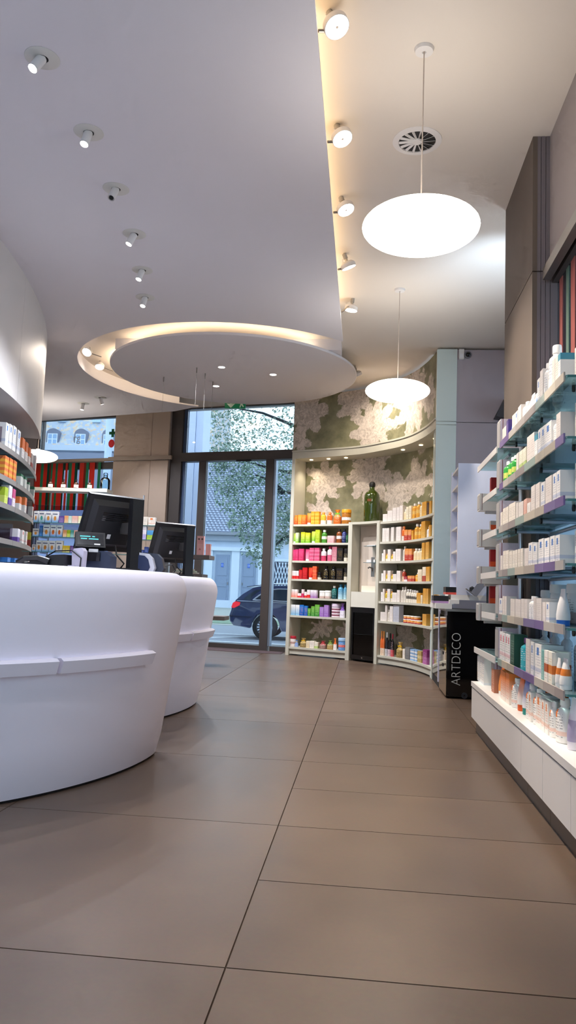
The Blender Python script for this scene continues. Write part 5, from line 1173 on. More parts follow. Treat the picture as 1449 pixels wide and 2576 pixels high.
'S1': [('b',1.058,.148,.156,'greenbottle'),('b',1.215,.127,.156,'greenbottle'),('b',1.334,.077,.147,'greenbottle'),('t',1.422,.08,.136,'greentube'),('c',1.511,.073,.129,'white'),('c',1.657,.196,.125,'creamgreen'),('c',1.867,.178,.166,'white'),('c',2.001,.068,.138,'whiteteal'),('c',2.125,.152,.149,'whiteblue'),('c',2.27,.115,.143,'whiteblue'),('b',2.382,.089,.146,'whitebottle'),('c',2.469,.069,.142,'white')],
'S2': [('c',.994,.076,.11,'creamtext'),('c',1.143,.194,.125,'creamtext'),('c',1.358,.199,.128,'creamtext'),('c',1.511,.071,.111,'white'),('c',1.617,.12,.104,'white'),('c',1.738,.091,.106,'salmon'),('c',1.83,.073,.075,'whitelogo'),('c',1.992,.218,.153,'white'),('c',2.162,.089,.139,'whiteblue'),('c',2.28,.128,.149,'white'),('c',2.399,.059,.147,'whiteblue'),('c',2.472,.071,.148,'whiteblue')],
'S3': [('c',1.007,.075,.109,'white'),('c',1.156,.193,.133,'creamtext'),('c',1.318,.103,.12,'creamtext'),('c',1.417,.076,.117,'creamtext'),('c',1.498,.071,.119,'creamtext'),('c',1.575,.063,.119,'creamtext'),('c',1.648,.068,.119,'creamtext'),('c',1.774,.089,.112,'white'),('c',1.881,.105,.136,'whiteblue'),('c',1.99,.092,.125,'whiteblue'),('c',2.126,.12,.139,'whiteblue'),('c',2.25,.108,.135,'whiteblue'),('c',2.363,.092,.137,'whiteblue'),('c',2.457,.077,.134,'whiteblue')],
'S4': [('c',.994,.1,.113,'whiteblue'),('c',1.132,.147,.128,'white'),('c',1.398,.137,.113,'white'),('c',1.557,.151,.113,'white'),('c',1.726,.158,.116,'white'),('b',1.854,.068,.132,'whitebottle'),('b',1.923,.053,.13,'whitebottle'),('c',1.989,.056,.124,'white'),('c',2.081,.11,.121,'white'),('c',2.196,.065,.104,'white'),('c',2.272,.072,.105,'whiteblue'),('t',2.408,.16,.168,'bluewhitetube')],
'S5': [('c',1.064,.182,.18,'whiterose'),('c',1.246,.15,.178,'whiterose'),('c',1.396,.12,.185,'darkgreenpack'),('b',1.641,.226,.179,'tealbottle'),('c',1.828,.112,.183,'white'),('c',1.935,.074,.174,'whiteblue'),('c',2.071,.122,.172,'whiteblue'),('c',2.168,.054,.15,'tealslim'),('c',2.239,.073,.154,'whiteorange'),('c',2.324,.082,.154,'yellowstripe'),('t',2.401,.051,.134,'whiteorangetube'),('t',2.472,.076,.138,'whiteorangetube')],
'S6': [('c',.0,.0,.169,'whitebrown'),('c',.0,.0,.175,'whitedots'),('c',.054,.102,.185,'whitedots'),('c',.232,.214,.197,'whitedots'),('c',.722,.104,.153,'copper'),('t',.898,.189,.204,'orangetube'),('c',1.099,.166,.177,'orangecarton'),('c',1.254,.113,.18,'orangecarton'),('b',1.389,.136,.166,'sprayorange'),('t',1.519,.094,.215,'orangeflame'),('t',1.657,.152,.221,'blueflame'),('b',1.794,.099,.18,'sprayorange'),('c',1.881,.059,.148,'suncarton'),('b',1.971,.094,.177,'sprayorange'),('c',2.085,.105,.164,'suncarton'),('c',2.179,.065,.152,'suncarton'),('c',2.252,.059,.153,'suncarton'),('b',2.318,.061,.161,'sprayorange'),('b',2.439,.14,.191,'sprayorange'),('t',2.598,.151,.216,'greysparkle')],
}
# (kind, place along the shelf edge, width, height, style) for every row
ROWINFO = {}
for i in range(7):
    n_ = ['top', 'second', 'third', 'fourth', 'fifth', 'sixth', 'bottom'][i]
    ROWINFO['L%d' % i] = ('cosmetics', 'floral unit left bay, %s shelf' % n_, 'packs in the left bay of the floral unit', SHZ[i])
    ROWINFO['R%d' % i] = ('body_care', 'floral unit right bay, %s shelf' % n_, 'packs in the right bay of the floral unit', SHZ[i])
    ROWINFO['S%d' % i] = ('skincare', 'right wall, %s' % (('%s shelf' % ['top', 'second', 'third', 'fourth', 'fifth', 'lowest'][i]) if i < 6 else 'cabinet ledge'), 'packs on the right wall shelving', (RZ+[.366])[i])
ROWINFO['R5b'] = ('body_care', 'floral unit right bay, upper honey layer', 'packs in the right bay of the floral unit', SHZ[5]+.0495)
for k, n_, z in (('A', 'top', 2.2), ('B', 'second', 1.93), ('C', 'third', 1.685), ('D', 'fourth', 1.365), ('E', 'lowest', 1.125)):
    ROWINFO[k] = ('medicine', 'curved left shelving, %s shelf' % n_, 'packs on the curved left shelving', z)
for k, n_, z in (('W0', 'top', 1.94), ('W1', 'middle', 1.71), ('W2', 'lowest', 1.46)):
    ROWINFO[k] = ('baby_food', 'left window shelving, %s shelf' % n_, 'packs on the left window shelving', z)
PATHS = {'L': inset(FR, .07), 'S': [Vector((.885, 6.05)), Vector((.885, 3.2))], 'W': [Vector((-5.6, 12.1)), Vector((-3.2, 12.1))]}
PATHS['R'] = PATHS['L']
PATHS['A'] = [Vector((CC.x+9.94*math.cos(.42*i/59), CC.y+9.94*math.sin(.42*i/59))) for i in range(60)]
for k in 'BCDE': PATHS[k] = PATHS['A']
_ls = lens(PATHS['L'])
def _map(s): return _ls[min(range(len(FS)), key=lambda i: abs(FS[i]-s))]
CLAMP = {'L': (_map(.055)-.0, _map(1.0)), 'R': (_map(1.65)+.01, _map(FLEN-.03)-.02)}
for key, items in ROWS.items():
    nm, where, grp, z = ROWINFO[key]; P = PATHS[key[0]]; S = lens(P); lst = []
    for kind, s, w, h, sty in items:
        if key[0] == 'S' and kind == 'c' and w > .13:
            lst += [(kind, s-w/4, w*.48, h, sty), (kind, s+w/4, w*.48, h*.985, sty)]
        else: lst.append((kind, s, w, h, sty))
    if key[0] in 'LR':          # keep neighbours from touching
        lo, hi = CLAMP[key[0]]; fx = []
        for kind, s, w, h, sty in lst:
            w = min(w, {'b': .085, 't': .085, 'j': .155, 'w': .062, 'g': .14, 'c': .16}[kind]); fx.append([kind, min(max(s, lo+w/2), hi-w/2), w, h, sty])
        for a_, b_ in zip(fx, fx[1:]):
            ov = a_[1]+a_[2]/2+.003-(b_[1]-b_[2]/2)
            if ov > 0: a_[2] -= ov/2; a_[1] -= ov/4; b_[2] -= ov/2; b_[1] += ov/4
        lst = [tuple(x) for x in fx]
    cnt = {}
    for it in lst: d_ = STY[it[4]][0]+KW[it[0]]; cnt[d_] = cnt.get(d_, 0)+1
    seen = {}
    for kind, s, w, h, sty in lst:
        w = min(w, {'b': .1, 't': .085, 'j': .17, 'w': .085, 'g': .17, 'c': .2}[kind])
        if key[0] in 'LR' and kind == 'b': w = min(w, .085)

        dep = {'c': max(.035, min(.075, w*.9)), 't': w*.9, 'b': w if key[0] != 'S' else w*.8, 'j': w, 'g': w*.7, 'w': w}[kind]
        if key[0] == 'S' and kind == 'c': dep = .06+.05*rnd.random()
        if key == 'S0': h *= 1.28
        p, d = at_s(P, S, s); n = Vector((-d.y, d.x)); q = p+n*(dep/2-.035 if key[0] != 'S' else dep/2-.02)
        ds_ = STY[sty][0].rstrip(','); c_ = cnt[STY[sty][0]+KW[kind]]; k_ = STY[sty][0]+KW[kind]; i_ = seen.get(k_, 0); seen[k_] = i_+1
        far = 'from far end' if key[0] == 'S' else 'from left'
        lab = '%s %s%s, %s' % (ds_, KW[kind], (', %s of %d %s' % (ORD[i_], c_, far)) if c_ > 1 else '', where)
        product(nm+'_'+KW[kind].replace(' ', '_'), kind, sty, (q.x, q.y, z+.0006), math.atan2(d.y, d.x)+(rnd.random()-.5)*.06, w, dep, h, lab, grp)
# larger packs that stand at the ends and in the second row of the right shelving
M_FRAME = mat('pack_burgundy', (120, 60, 70), .5)
for k, z in enumerate(RZ+[.366]):
    y0 = 5.16 if k < 6 else 5.30
    t = thing('white_frame_box', 'tall white display box with burgundy edge line, %s' % ('right wall shelving far section, %s shelf' % ['top', 'second', 'third', 'fourth', 'fifth', 'lowest'][k] if k < 6 else 'on the cabinet ledge'), 'display box', (.94, y0+.06, z+.0006), 'white display boxes')
    box(.872, 1.02, y0, y0+.125, z+.0006, z+.2).build('body', M_WHITE, t)
    box(.8715, 1.0205, y0-.0006, y0+.0004, z+.001, z+.2).build('front_panel', mat('pack_lilac', (206, 198, 216), .5), t)
    box(.885, .889, y0-.0016, y0-.0007, z+.001, z+.2).build('edge_line', M_FRAME, t)
    box(.868, .8715, y0+.008, y0+.116, z+.012, z+.188).build('window', mat('pack_greyface', (170, 168, 168), .5), t)
for k in (1, 2, 3, 4):
    z = RZ[k]-.06; yy = 5.93
    t = thing('white_end_box', 'small white box with burgundy line at the far end, %s shelf level' % ['', 'second', 'third', 'fourth', 'fifth'][k], 'display box', (.92, yy, z), 'white end boxes')
    box(.852, 1.02, yy, yy+.12, z, z+.13).build('body', M_WHITE, t)
    box(.868, .871, yy-.001, yy-.0002, z, z+.13).build('edge_line', M_FRAME, t)
    box(.849, .8518, yy+.01, yy+.11, z+.012, z+.118).build('window', mat('pack_greyface'), t)
    box(.9, 1.029, yy+.04, yy+.07, z-.02, z-.0005).build('bracket', M_WHITE, t)
    t2 = thing('red_carton', 'tall narrow red carton behind the far white box, %s shelf level' % ['', 'second', 'third', 'fourth', 'fifth'][k], 'carton', (.94, yy+.06, z+.131), 'red cartons at the far end')
    box(.94, .985, yy+.03, yy+.09, z+.1305, z+.1305+(.13 if k != 2 else .07)).build('box', mat('red_pack' if k != 2 else 'grey_pack', (176, 36, 40) if k != 2 else (196, 190, 190), .45), t2)
    box(.94, .985, yy+.0294, yy+.0299, z+.132, z+.17).build('label', mat('orange_panel', (224, 84, 40), .45), t2)
NEAR = [('c', .07, .15, 'white', 0), ('c', .06, .17, 'white', 1), ('c', .06, .17, 'white', 2), ('c', .07, .15, 'whiteblue', 3), ('b', .10, .21, 'whitebottle', 4), ('t', .085, .20, 'whiteorangetube', 5)]
for kind, w, h, sty, k in NEAR:
    product('skincare_'+KW[kind], kind, sty, (.98, 3.475, RZ[k]+.0006), -PI/2, w, .12 if kind == 'c' else w*.8, h, 'large %s %s at the near end, right wall shelving, %s glass shelf' % (STY[sty][0], KW[kind], ['top', 'second', 'third', 'fourth', 'fifth', 'lowest'][k]), 'large packs at the near end of the right shelving')
BACKR = {0: [(4.1, .08, .16, 'j'), (3.72, .09, .17, 'j'), (3.6, .09, .17, 'j')], 4: [(4.35, .1, .2, 'j'), (4.0, .1, .2, 'j'), (4.6, .09, .17, 'j')], 5: [(4.45, .06, .24, 'b'), (4.2, .06, .24, 'b'), (3.95, .06, .23, 'b'), (3.75, .06, .23, 'b'), (4.7, .06, .22, 'b')], 6: [(4.75, .07, .21, 'b'), (4.5, .07, .21, 'b'), (4.3, .07, .2, 'b')], 1: [(4.4, .06, .2, 'b'), (4.0, .07, .18, 'b')]}
for k, L_ in BACKR.items():
    for i, (y, w, h, kind) in enumerate(L_):
        sty = ('whitecup' if kind == 'j' else 'whitebottle') if k != 6 else 'orangeoil'
        product('skincare_'+KW[kind], kind, sty, (1.06, y, (RZ+[.366])[k]+.0006), -PI/2, w, w, h, '%s %s in the second row, %s of %d from far end, right wall, %s' % (STY[sty][0], KW[kind], ORD[sorted([-q_[0] for q_ in L_]).index(-y)], len(L_), ['top shelf', 'second shelf', 'third shelf', 'fourth shelf', 'fifth shelf', 'lowest shelf', 'ledge'][k]), 'packs in the second row of the right shelving')
for i, y in enumerate((3.72, 3.56, 3.42, 3.28)):
    product('sun_care_carton', 'c', 'goldlabel', (1.03, y, .3666), -PI/2, .12, .06, .155, 'olive-gold flat carton behind the sun bottles, %s of 4 from far end' % ORD[i], 'olive-gold cartons on the ledge')
for i, y in enumerate((3.2, 3.08)):
    product('sun_care_bottle', 'b', ('sprayorange', 'whitebottle')[i], (.90, y, .3666), -PI/2, .07, .06, .2, ['white and orange spray bottle nearest on the cabinet ledge', 'plain white bottle nearest on the cabinet ledge, at the right edge'][i], 'packs on the right wall shelving')
# small packs in the make-up tower
for i, (z, sty, w, h) in enumerate(((1.251, 'white', .06, .09), (1.461, 'creamtext', .07, .11), (1.701, 'bluepack', .05, .1), (1.921, 'creamblack', .06, .12), (2.131, 'greyblue', .06, .1))):
    product('make_up_carton', 'c', sty, (.97, 8.1, z), -PI/2, w*1.6, .06, h, '%s carton in the white make-up tower, %s shelf from bottom' % (STY[sty][0], ORD[i]), 'packs in the make-up tower')
# ================================================================== outside
ZG = -.38
def gmat(name, rgb, n, s): return mat(name, rgb, .9, noise=n, nscale=s)
struct('ground_pavement', box(-40, 30, 14.05, 17.3, ZG-.2, ZG+.02), gmat('pavement_concrete', (176, 180, 186), .08, 3))
struct('ground_road', box(-60, 45, 17.3, 27.5, ZG-.2, ZG), gmat('asphalt', (142, 148, 158), .1, 2))
struct('ground_gravel', box(-90, 60, 27.5, 110, ZG-.2, ZG+.01), gmat('gravel', (160, 164, 158), .25, 5))
struct('ground_grass', box(-30, 20, 28.5, 33, ZG+.0105, ZG+.03), gmat('grass_strip', (128, 150, 128), .35, 8))
for i, p in enumerate((((-6.4, 19.4), (-1.2, 19.1), (-1.2, 19.24), (-6.4, 19.54)), ((-6.2, 22.6), (-1.6, 22.3), (-1.6, 22.44), (-6.2, 22.74)), ((-5.2, 19.6), (-4.95, 19.6), (-2.6, 22.3), (-2.85, 22.3)))):
    t = thing('road_marking', ['near white parking line on the road', 'far white parking line on the road', 'slanting white parking line on the road behind the car'][i], 'road marking', (p[0][0], p[0][1], ZG))
    MB().prism(p, ZG+.001, ZG+.006).build('paint', mat('road_paint', (224, 230, 236), .7), t)
# outside pier beside the shop window
pe = thing('stone_pier', 'pale blue-grey stone pier standing outside left of the glass door', 'pillar', (-4.1, 16.8, ZG))
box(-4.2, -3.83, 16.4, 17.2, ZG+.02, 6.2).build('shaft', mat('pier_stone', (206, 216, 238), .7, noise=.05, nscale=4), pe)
box(-3.822, -3.66, 16.45, 17.2, ZG+.02, 6.2).build('shaft', mat('pier_stone'), pe)
# house with two grey doors across the square
YB = 50.
hb = thing('stone_house', 'pale blue-grey house with two grey panelled doors across the square', 'house', (-9, YB, ZG))
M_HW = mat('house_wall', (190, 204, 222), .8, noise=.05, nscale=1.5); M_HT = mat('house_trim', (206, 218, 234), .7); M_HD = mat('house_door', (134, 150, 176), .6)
box(-30, 6, YB, YB+6, ZG, 4.3).build('wall', M_HW, hb)
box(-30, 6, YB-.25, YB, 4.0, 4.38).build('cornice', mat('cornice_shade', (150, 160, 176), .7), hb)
box(-30, 6, YB-.5, YB+.1, 4.381, 4.56).build('gutter', mat('gutter_grey', (140, 146, 158), .6), hb)
box(-30, 6, YB-.18, YB-.001, ZG, .12).build('base_course', M_HT, hb)
DOORX = (-9.39, -7.63)
for i, x in enumerate(DOORX):
    dd = box(x-.46, x+.46, YB-.06, YB-.002, ZG+.1, 3.1).build('door', M_HD, hb)
    for z0, z1 in ((.0, .85), (1.0, 1.55), (1.72, 2.85)):
        box(x-.33, x+.33, YB-.085, YB-.0602, z0, z1).build('door_panel', M_HD, dd)
    box(x-.08, x+.08, YB-.11, YB-.0855, 2.28, 2.54).build('number_plate', mat('plate_blue', (70, 110, 200), .4), dd)
    text('house_number', '11' if i == 0 else '13', .16, Matrix.Translation((x, YB-.112, 2.41)) @ Matrix.Rotation(PI/2, 4, 'X'), mat('plate_white', (235, 240, 250), .5), dd)
    box(x+(.38 if i == 0 else -.42), x+(.42 if i == 0 else -.38), YB-.12, YB-.0605, 1.15, 1.3).build('door_knob', M_STEEL, dd)
for x in (-10.3, -8.51, -6.72): box(x-.26, x+.26, YB-.2, YB-.001, ZG, 3.35).build('pilaster', M_HT, hb)
box(-10.7, -6.3, YB-.3, YB-.001, 3.351, 3.6).build('lintel', M_HT, hb)
wl = box(-6.05, -3.9, YB-.05, YB-.001, .95, 2.75).build('lattice_window', mat('dark_pane', (50, 60, 84), .2), hb)
for k in range(9):
    for sgn in (1, -1):
        x = -6.05+k*.2
        MB().tube([(x, YB-.09, .98 if sgn > 0 else 2.72), (x+.5, YB-.09, 2.72 if sgn > 0 else .98)], .03, 4).build('lattice_bar', M_HT, wl)
box(-6.2, -3.7, YB-.15, YB-.001, .72, .94).build('window_sill', M_HT, hb); box(-6.2, -3.7, YB-.12, YB-.001, 2.76, 2.95).build('window_head', M_HT, hb)
# tiled roof: scalloped rows, too small to pick apart singly
rm = MB(); pitch = math.radians(42); nrow = 34
for r_ in range(nrow):
    s_ = r_*.26
    for c_ in range(54):
        x = -16.6+c_*.26+(.13 if r_ % 2 else 0); y = YB-.45+s_*math.cos(pitch); z = 4.58+s_*math.sin(pitch); w = .125
        ex, ez = .30*math.cos(pitch), .30*math.sin(pitch)
        rm.add([(x-w, y+.04, z+.055), (x, y-.05, z+.03), (x+w, y+.04, z+.055), (x+w, y+ex, z+ez+.02), (x-w, y+ex, z+ez+.02)], [(0, 1, 2, 3, 4)])
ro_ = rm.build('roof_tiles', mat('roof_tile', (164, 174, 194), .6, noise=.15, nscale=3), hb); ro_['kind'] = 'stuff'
MB().prism([(YB-.5, 4.56), (YB+6.5, 4.56+7*math.tan(pitch)), (YB+6.5, 4.56)], -30, 6, 'x').build('roof_deck', mat('roof_deck', (110, 118, 138), .8), hb)
# taller house seen through the left shop window
YH = 60.
th = thing('mansard_house', 'tall pale house with mottled mansard roof and round-headed dormers', 'house', (-24, YH, ZG))
box(-40, -12.6, YH, YH+8, ZG, 11.9).build('wall', M_HW, th)
box(-40, -12.6, YH-.6, YH-.001, 11.55, 12.0).build('eaves', M_HT, th)
def mottled():
    m = mat('mottled_tiles', (150, 156, 166), .8); nt = m.node_tree; b = nt.nodes['Principled BSDF']; L = nt.links.new
    n = nt.nodes.new('ShaderNodeTexVoronoi'); n.inputs['Scale'].default_value = 5.; tc = nt.nodes.new('ShaderNodeTexCoord'); L(tc.outputs['Object'], n.inputs['Vector'])
    r = nt.nodes.new('ShaderNodeValToRGB'); e = r.color_ramp.elements; e[0].color = (*lin((178, 188, 204)), 1); e[1].color = (*lin((220, 190, 160)), 1); e[0].position = .45; e[1].position = .9
    q = e.new(.7) if hasattr(e, 'new') else None
    if q: q.color = (*lin((205, 206, 200)), 1)
    sp = nt.nodes.new('ShaderNodeSeparateColor'); L(n.outputs['Color'], sp.inputs[0]); L(sp.outputs[0], r.inputs[0]); L(r.outputs[0], b.inputs['Base Color']); return m
M_MOT = mottled()
MB().prism([(YH-.3, 12.0), (YH+2.4, 16.8), (YH+8, 16.8), (YH+8, 12.0)], -40, -12.6, 'x').build('roof', M_MOT, th)
for i, x in enumerate((-25.87, -23.49, -21.14)):
    dm = MB(); pl = [(x-.55, 12.0), (x+.55, 12.0), (x+.55, 13.0)]+[(x+.55*math.cos(a), 13.0+.45*math.sin(a)) for a in [PI*k/10 for k in range(1, 10)]]+[(x-.55, 13.0)]
    d_ = dm.prism(pl, YH-.15, YH+1.6, 'y').build('dormer', mat('dormer_grey', (120, 126, 146), .7), th)
    box(x-.42, x+.42, YH-.2, YH-.1505, 12.08, 13.0).build('dormer_window', mat('dormer_frame', (222, 232, 242), .5), d_)
    for xx in (-.2, .2):
        for zz in (12.32, 12.76): box(x+xx-.15, x+xx+.15, YH-.21, YH-.2005, zz-.18, zz+.18).build('pane', mat('dormer_pane', (146, 178, 214), .2), d_)
for x in (-25.6, -22.6, -20.6):
    box(x-.35, x+.35, YH+.75, YH+1.4, 14.2, 14.5).build('skylight', mat('skylight', (190, 214, 240), .2), th)
for x in (-26.0, -21.6):
    w_ = box(x-1.0, x+1.0, YH-.12, YH-.001, 11.0, 11.2).build('window_hood', mat('hood_grey', (120, 134, 160), .6), th)
for x in (-26.0, -23.6, -21.6):
    box(x-.75, x+.75, YH-.08, YH-.001, 8.6, 10.9).build('window_frame', M_HT, th)
    box(x-.55, x+.55, YH-.1, YH-.0805, 8.8, 10.7).build('window_pane', mat('dormer_pane'), th)
t = thing('street_lamp_post', 'pale grey lamp post outside the left shop window', 'lamp post', (-7.05, 20., ZG))
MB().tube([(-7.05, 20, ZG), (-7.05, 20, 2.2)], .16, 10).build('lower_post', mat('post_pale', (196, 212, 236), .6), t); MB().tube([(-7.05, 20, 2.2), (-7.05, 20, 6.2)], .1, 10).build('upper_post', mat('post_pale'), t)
# pharmacy marks on the window glass
t = thing('green_cross_sticker', 'green pharmacy cross sticker on the left shop window', 'sticker', tuple(fpt(3.12, -.01, 3.7)))
g = MB(); uc, zc = 3.10, 3.67
for a in ((uc-.075, uc+.075, zc-.026, zc+.026), (uc-.026, uc+.026, zc-.075, zc+.075)): g.box(a[0], a[1], -.004, .0, a[2], a[3], FM)
g.build('cross', mat('cross_green', (22, 104, 62), .5), t)
t = thing('red_dot_sticker', 'red round sticker under the green cross on the left shop window', 'sticker', tuple(fpt(3.12, -.01, 3.45)))
MB().prism([(3.115+.062*math.cos(2*PI*k/24), 3.48+.075*math.sin(2*PI*k/24)) for k in range(24)], -.004, 0., 'y', FM).build('dot', mat('dot_red', (214, 40, 40), .5), t)
t = thing('window_lettering', 'pale letters stuck on the upper left shop window', 'lettering', tuple(fpt(3.85, -.01, 3.55)))
text('letters', 'rg', .2, Matrix.Translation(fpt(3.86, -.004, 3.6)) @ Matrix(((-FU.x, 0, -FN.x, 0), (-FU.y, 0, -FN.y, 0), (0, 1, 0, 0), (0, 0, 0, 1))), film('letter_pale', (235, 235, 240), .7), t)
# tree: boughs coming in from the right, loose large leaves
tr = thing('chestnut_tree', 'leafy green tree in the square with branches before the house', 'tree', (-1.2, 27.2, ZG))
M_BARK = mat('bark', (44, 48, 54), .9); rt = random.Random(3)
def bough(pts, r0, r1): 
    n_ = len(pts); MB().tube(pts, [r0+(r1-r0)*i/(n_-1) for i in range(n_)], 7).build('branch', M_BARK, tr, 60)
MB().tube([(-1.0, 27.2, ZG), (-1.05, 27.2, 2), (-1.1, 27.1, 4.2), (-1.2, 27, 6.5), (-1.3, 27, 9)], [.3, .26, .22, .16, .08], 10).build('trunk', M_BARK, tr, 60)
BO = [[(-1.1, 27.1, 4.2), (-2.2, 26.8, 5.0), (-3.4, 26.6, 5.2), (-4.6, 26.4, 5.5)], [(-1.1, 27.1, 3.8), (-2.0, 26.6, 4.3), (-3.0, 26.3, 4.35), (-3.8, 26.2, 4.0)], [(-1.2, 27, 5.6), (-2.4, 26.8, 6.7), (-3.8, 26.6, 7.2), (-5.2, 26.4, 7.4)], [(-1.2, 27, 6.4), (-2.2, 26.8, 7.8), (-3.2, 26.6, 8.6)], [(-1.1, 27.1, 3.2), (-1.9, 26.6, 3.2), (-2.9, 26.3, 2.7), (-3.6, 26.2, 2.0)], [(-2.9, 26.3, 4.3), (-3.3, 26.2, 4.7), (-3.9, 26.1, 4.9)]]
for b_ in BO: bough(b_, .09, .02)
CL = [(-2.2, 26.6, 3.6, 1.0), (-3.0, 26.4, 3.2, .9), (-3.6, 26.3, 3.9, .8), (-2.6, 26.4, 4.8, 1.0), (-3.8, 26.4, 5.2, .95), (-4.7, 26.4, 5.6, .75), (-2.0, 26.6, 6.0, 1.0), (-3.2, 26.5, 6.4, .9), (-4.3, 26.4, 6.7, .8), (-5.2, 26.4, 7.3, .8), (-2.6, 26.6, 7.7, 1.0), (-3.8, 26.6, 8.1, .9), (-4.9, 26.5, 8.4, .9), (-1.4, 26.8, 4.6, 1.0), (-1.2, 26.9, 7.2, 1.1), (-3.35, 26.2, 2.5, .55), (-3.65, 26.2, 1.95, .35), (-2.2, 26.5, 2.9, .7), (-1.2, 26.7, 3.3, .8), (-4.4, 26.3, 4.7, .5), (-4.75, 26.4, 6.2, .5), (-1.5, 27, 8.8, 1.1), (-.2, 26.9, 5.2, 1.2), (.3, 26.9, 7., 1.3), (-5.1, 26.4, 4.7, .6), (-4.8, 26.4, 4.1, .6), (-4.4, 26.3, 3.4, .6), (-4.05, 26.3, 2.9, .5), (-5.35, 26.4, 5.5, .6), (-5.4, 26.4, 6.3, .6), (-3.95, 26.3, 2.3, .35), (-5.6, 26.4, 7.2, .6)]
lf = MB()
for cx, cy, cz, r_ in CL:
    for k in range(int((1000 if cz < 6 else 560)*r_*r_)):
        while True:
            a, b_, c_ = rt.uniform(-1, 1), rt.uniform(-1, 1), rt.uniform(-1, 1)
            if a*a+b_*b_+c_*c_ < 1: break
        p = Vector((cx+a*r_, cy+b_*r_, cz+c_*r_*.8)); s_ = rt.uniform(.045, .10)
        ax = Vector((rt.uniform(-1, 1), rt.uniform(-.6, .6), rt.uniform(-.9, .2))).normalized(); up = Vector((rt.uniform(-.5, .5), rt.uniform(-1, .2), 1)).normalized(); sd = ax.cross(up).normalized()*s_*.5
        lf.add([tuple(p), tuple(p+ax*s_*.6+sd), tuple(p+ax*s_*1.6), tuple(p+ax*s_*.6-sd)], [(0, 1, 2, 3)])
def leafmat():
    m = bpy.data.materials.new('leaf'); m.use_nodes = True; nt = m.node_tree; nt.nodes.clear(); L = nt.links.new
    o = nt.nodes.new('ShaderNodeOutputMaterial'); d = nt.nodes.new('ShaderNodeBsdfDiffuse'); t_ = nt.nodes.new('ShaderNodeBsdfTranslucent'); x = nt.nodes.new('ShaderNodeMixShader'); x.inputs[0].default_value = .35
    g = nt.nodes.new('ShaderNodeNewGeometry'); r = nt.nodes.new('ShaderNodeValToRGB'); e = r.color_ramp.elements
    e[0].color = (*lin((86, 116, 98)), 1); e[1].color = (*lin((196, 212, 198)), 1)
    L(g.outputs['Random Per Island'], r.inputs[0]); L(r.outputs[0], d.inputs[0]); L(r.outputs[0], t_.inputs[0]); L(d.outputs[0], x.inputs[1]); L(t_.outputs[0], x.inputs[2]); L(x.outputs[0], o.inputs[0]); return m
fo = lf.build('foliage', leafmat(), tr); fo['kind'] = 'stuff'
# dark estate car parked outside, rear end in view
YC, XR = 20.5, -3.62
car = thing('estate_car', 'dark blue estate car parked on the street outside the glass door', 'car', (XR+2.3, YC+.9, ZG))
M_CAR = mat('car_navy', (34, 44, 78), .18, coat=.8, spec=.6); M_CGL = mat('car_glass', (30, 42, 52), .05, spec=.8); M_TYRE = mat('tyre', (26, 26, 28), .8); M_RIM = mat('alloy', (196, 204, 216), .3, metal=.6)
def carc_(cx, r, a0_, a1_, n_): return [(cx+r*math.cos(a0_+(a1_-a0_)*i/n_), .34+r*math.sin(a0_+(a1_-a0_)*i/n_)) for i in range(n_+1)]
WX1, WX2 = .98, 3.76
low = [(.12, .36), (.02, .48), (.0, .62), (.05, .78), (.07, .92), (.16, 1.02), (.9, 1.05), (2.9, 1.0), (3.4, .97), (4.3, .86), (4.6, .72), (4.66, .5), (4.6, .3)]+carc_(WX2, .40, 0., PI, 10)+[(WX2-.45, .24)]+[(WX1+.45, .24)]+carc_(WX1, .40, 0., PI, 10)+[(WX1-.42, .3)]
up = [(.14, 1.02), (.34, 1.2), (.62, 1.38), (.9, 1.44), (1.8, 1.47), (2.6, 1.44), (3.45, .98)]
def layered(pl, layers, name, m, cz):
    n_ = len(pl); vs = []; fs = []
    for y, sc_, dz in layers:
        for x, z in pl: vs.append((XR+2.3+(x-2.3)*(1-(1-sc_)*.5), YC+y, ZG+cz+(z-cz)*sc_+dz))
    L_ = len(layers)
    for k in range(L_-1):
        for i in range(n_): j = (i+1) % n_; fs.append((k*n_+i, k*n_+j, (k+1)*n_+j, (k+1)*n_+i))
    fs.append(tuple(range(n_))[::-1]); fs.append(tuple((L_-1)*n_+i for i in range(n_)))
    return MB().add(vs, fs).build(name, m, car, 35)
layered(low, [(0.02, .95, 0), (.0, .985, 0), (.06, 1., 0), (1.74, 1., 0), (1.8, .985, 0), (1.78, .95, 0)], 'body', M_CAR, .7)
layered(up, [(.10, 1., 0), (.22, 1.0, 0.01), (1.58, 1., 0.01), (1.70, 1., 0)], 'roof_shell', M_CAR, 1.03)
def side_panel(name, pl, y0, y1, m, par=None):      # panel leaning with the cabin side
    vs = [(XR+x, YC+.085+(z-1.03)*.0, ZG+z) for x, z in pl]; n_ = len(pl)
    vs = [(XR+x, YC+y0, ZG+z) for x, z in pl]+[(XR+x, YC+y1, ZG+z) for x, z in pl]
    return MB().add(vs, [tuple(range(n_))[::-1], tuple(range(n_, 2*n_))]+[(i, (i+1) % n_, n_+(i+1) % n_, n_+i) for i in range(n_)]).build(name, m, par or car)
M_TRIM = mat('chrome_trim', (220, 224, 230), .2, metal=.9)
side_panel('window_trim', [(.62, 1.07), (.78, 1.2), (1.02, 1.345), (1.3, 1.385), (2.6, 1.395), (3.2, 1.03), (3.16, 1.01), (.62, 1.045)], .082, .099, M_TRIM)
side_panel('side_window', [(.68, 1.075), (.84, 1.2), (1.06, 1.325), (1.3, 1.36), (1.62, 1.365), (1.62, 1.06)], .076, .0815, M_CGL)
side_panel('side_window', [(1.70, 1.06), (1.70, 1.365), (2.3, 1.37), (2.3, 1.055)], .076, .0815, M_CGL)
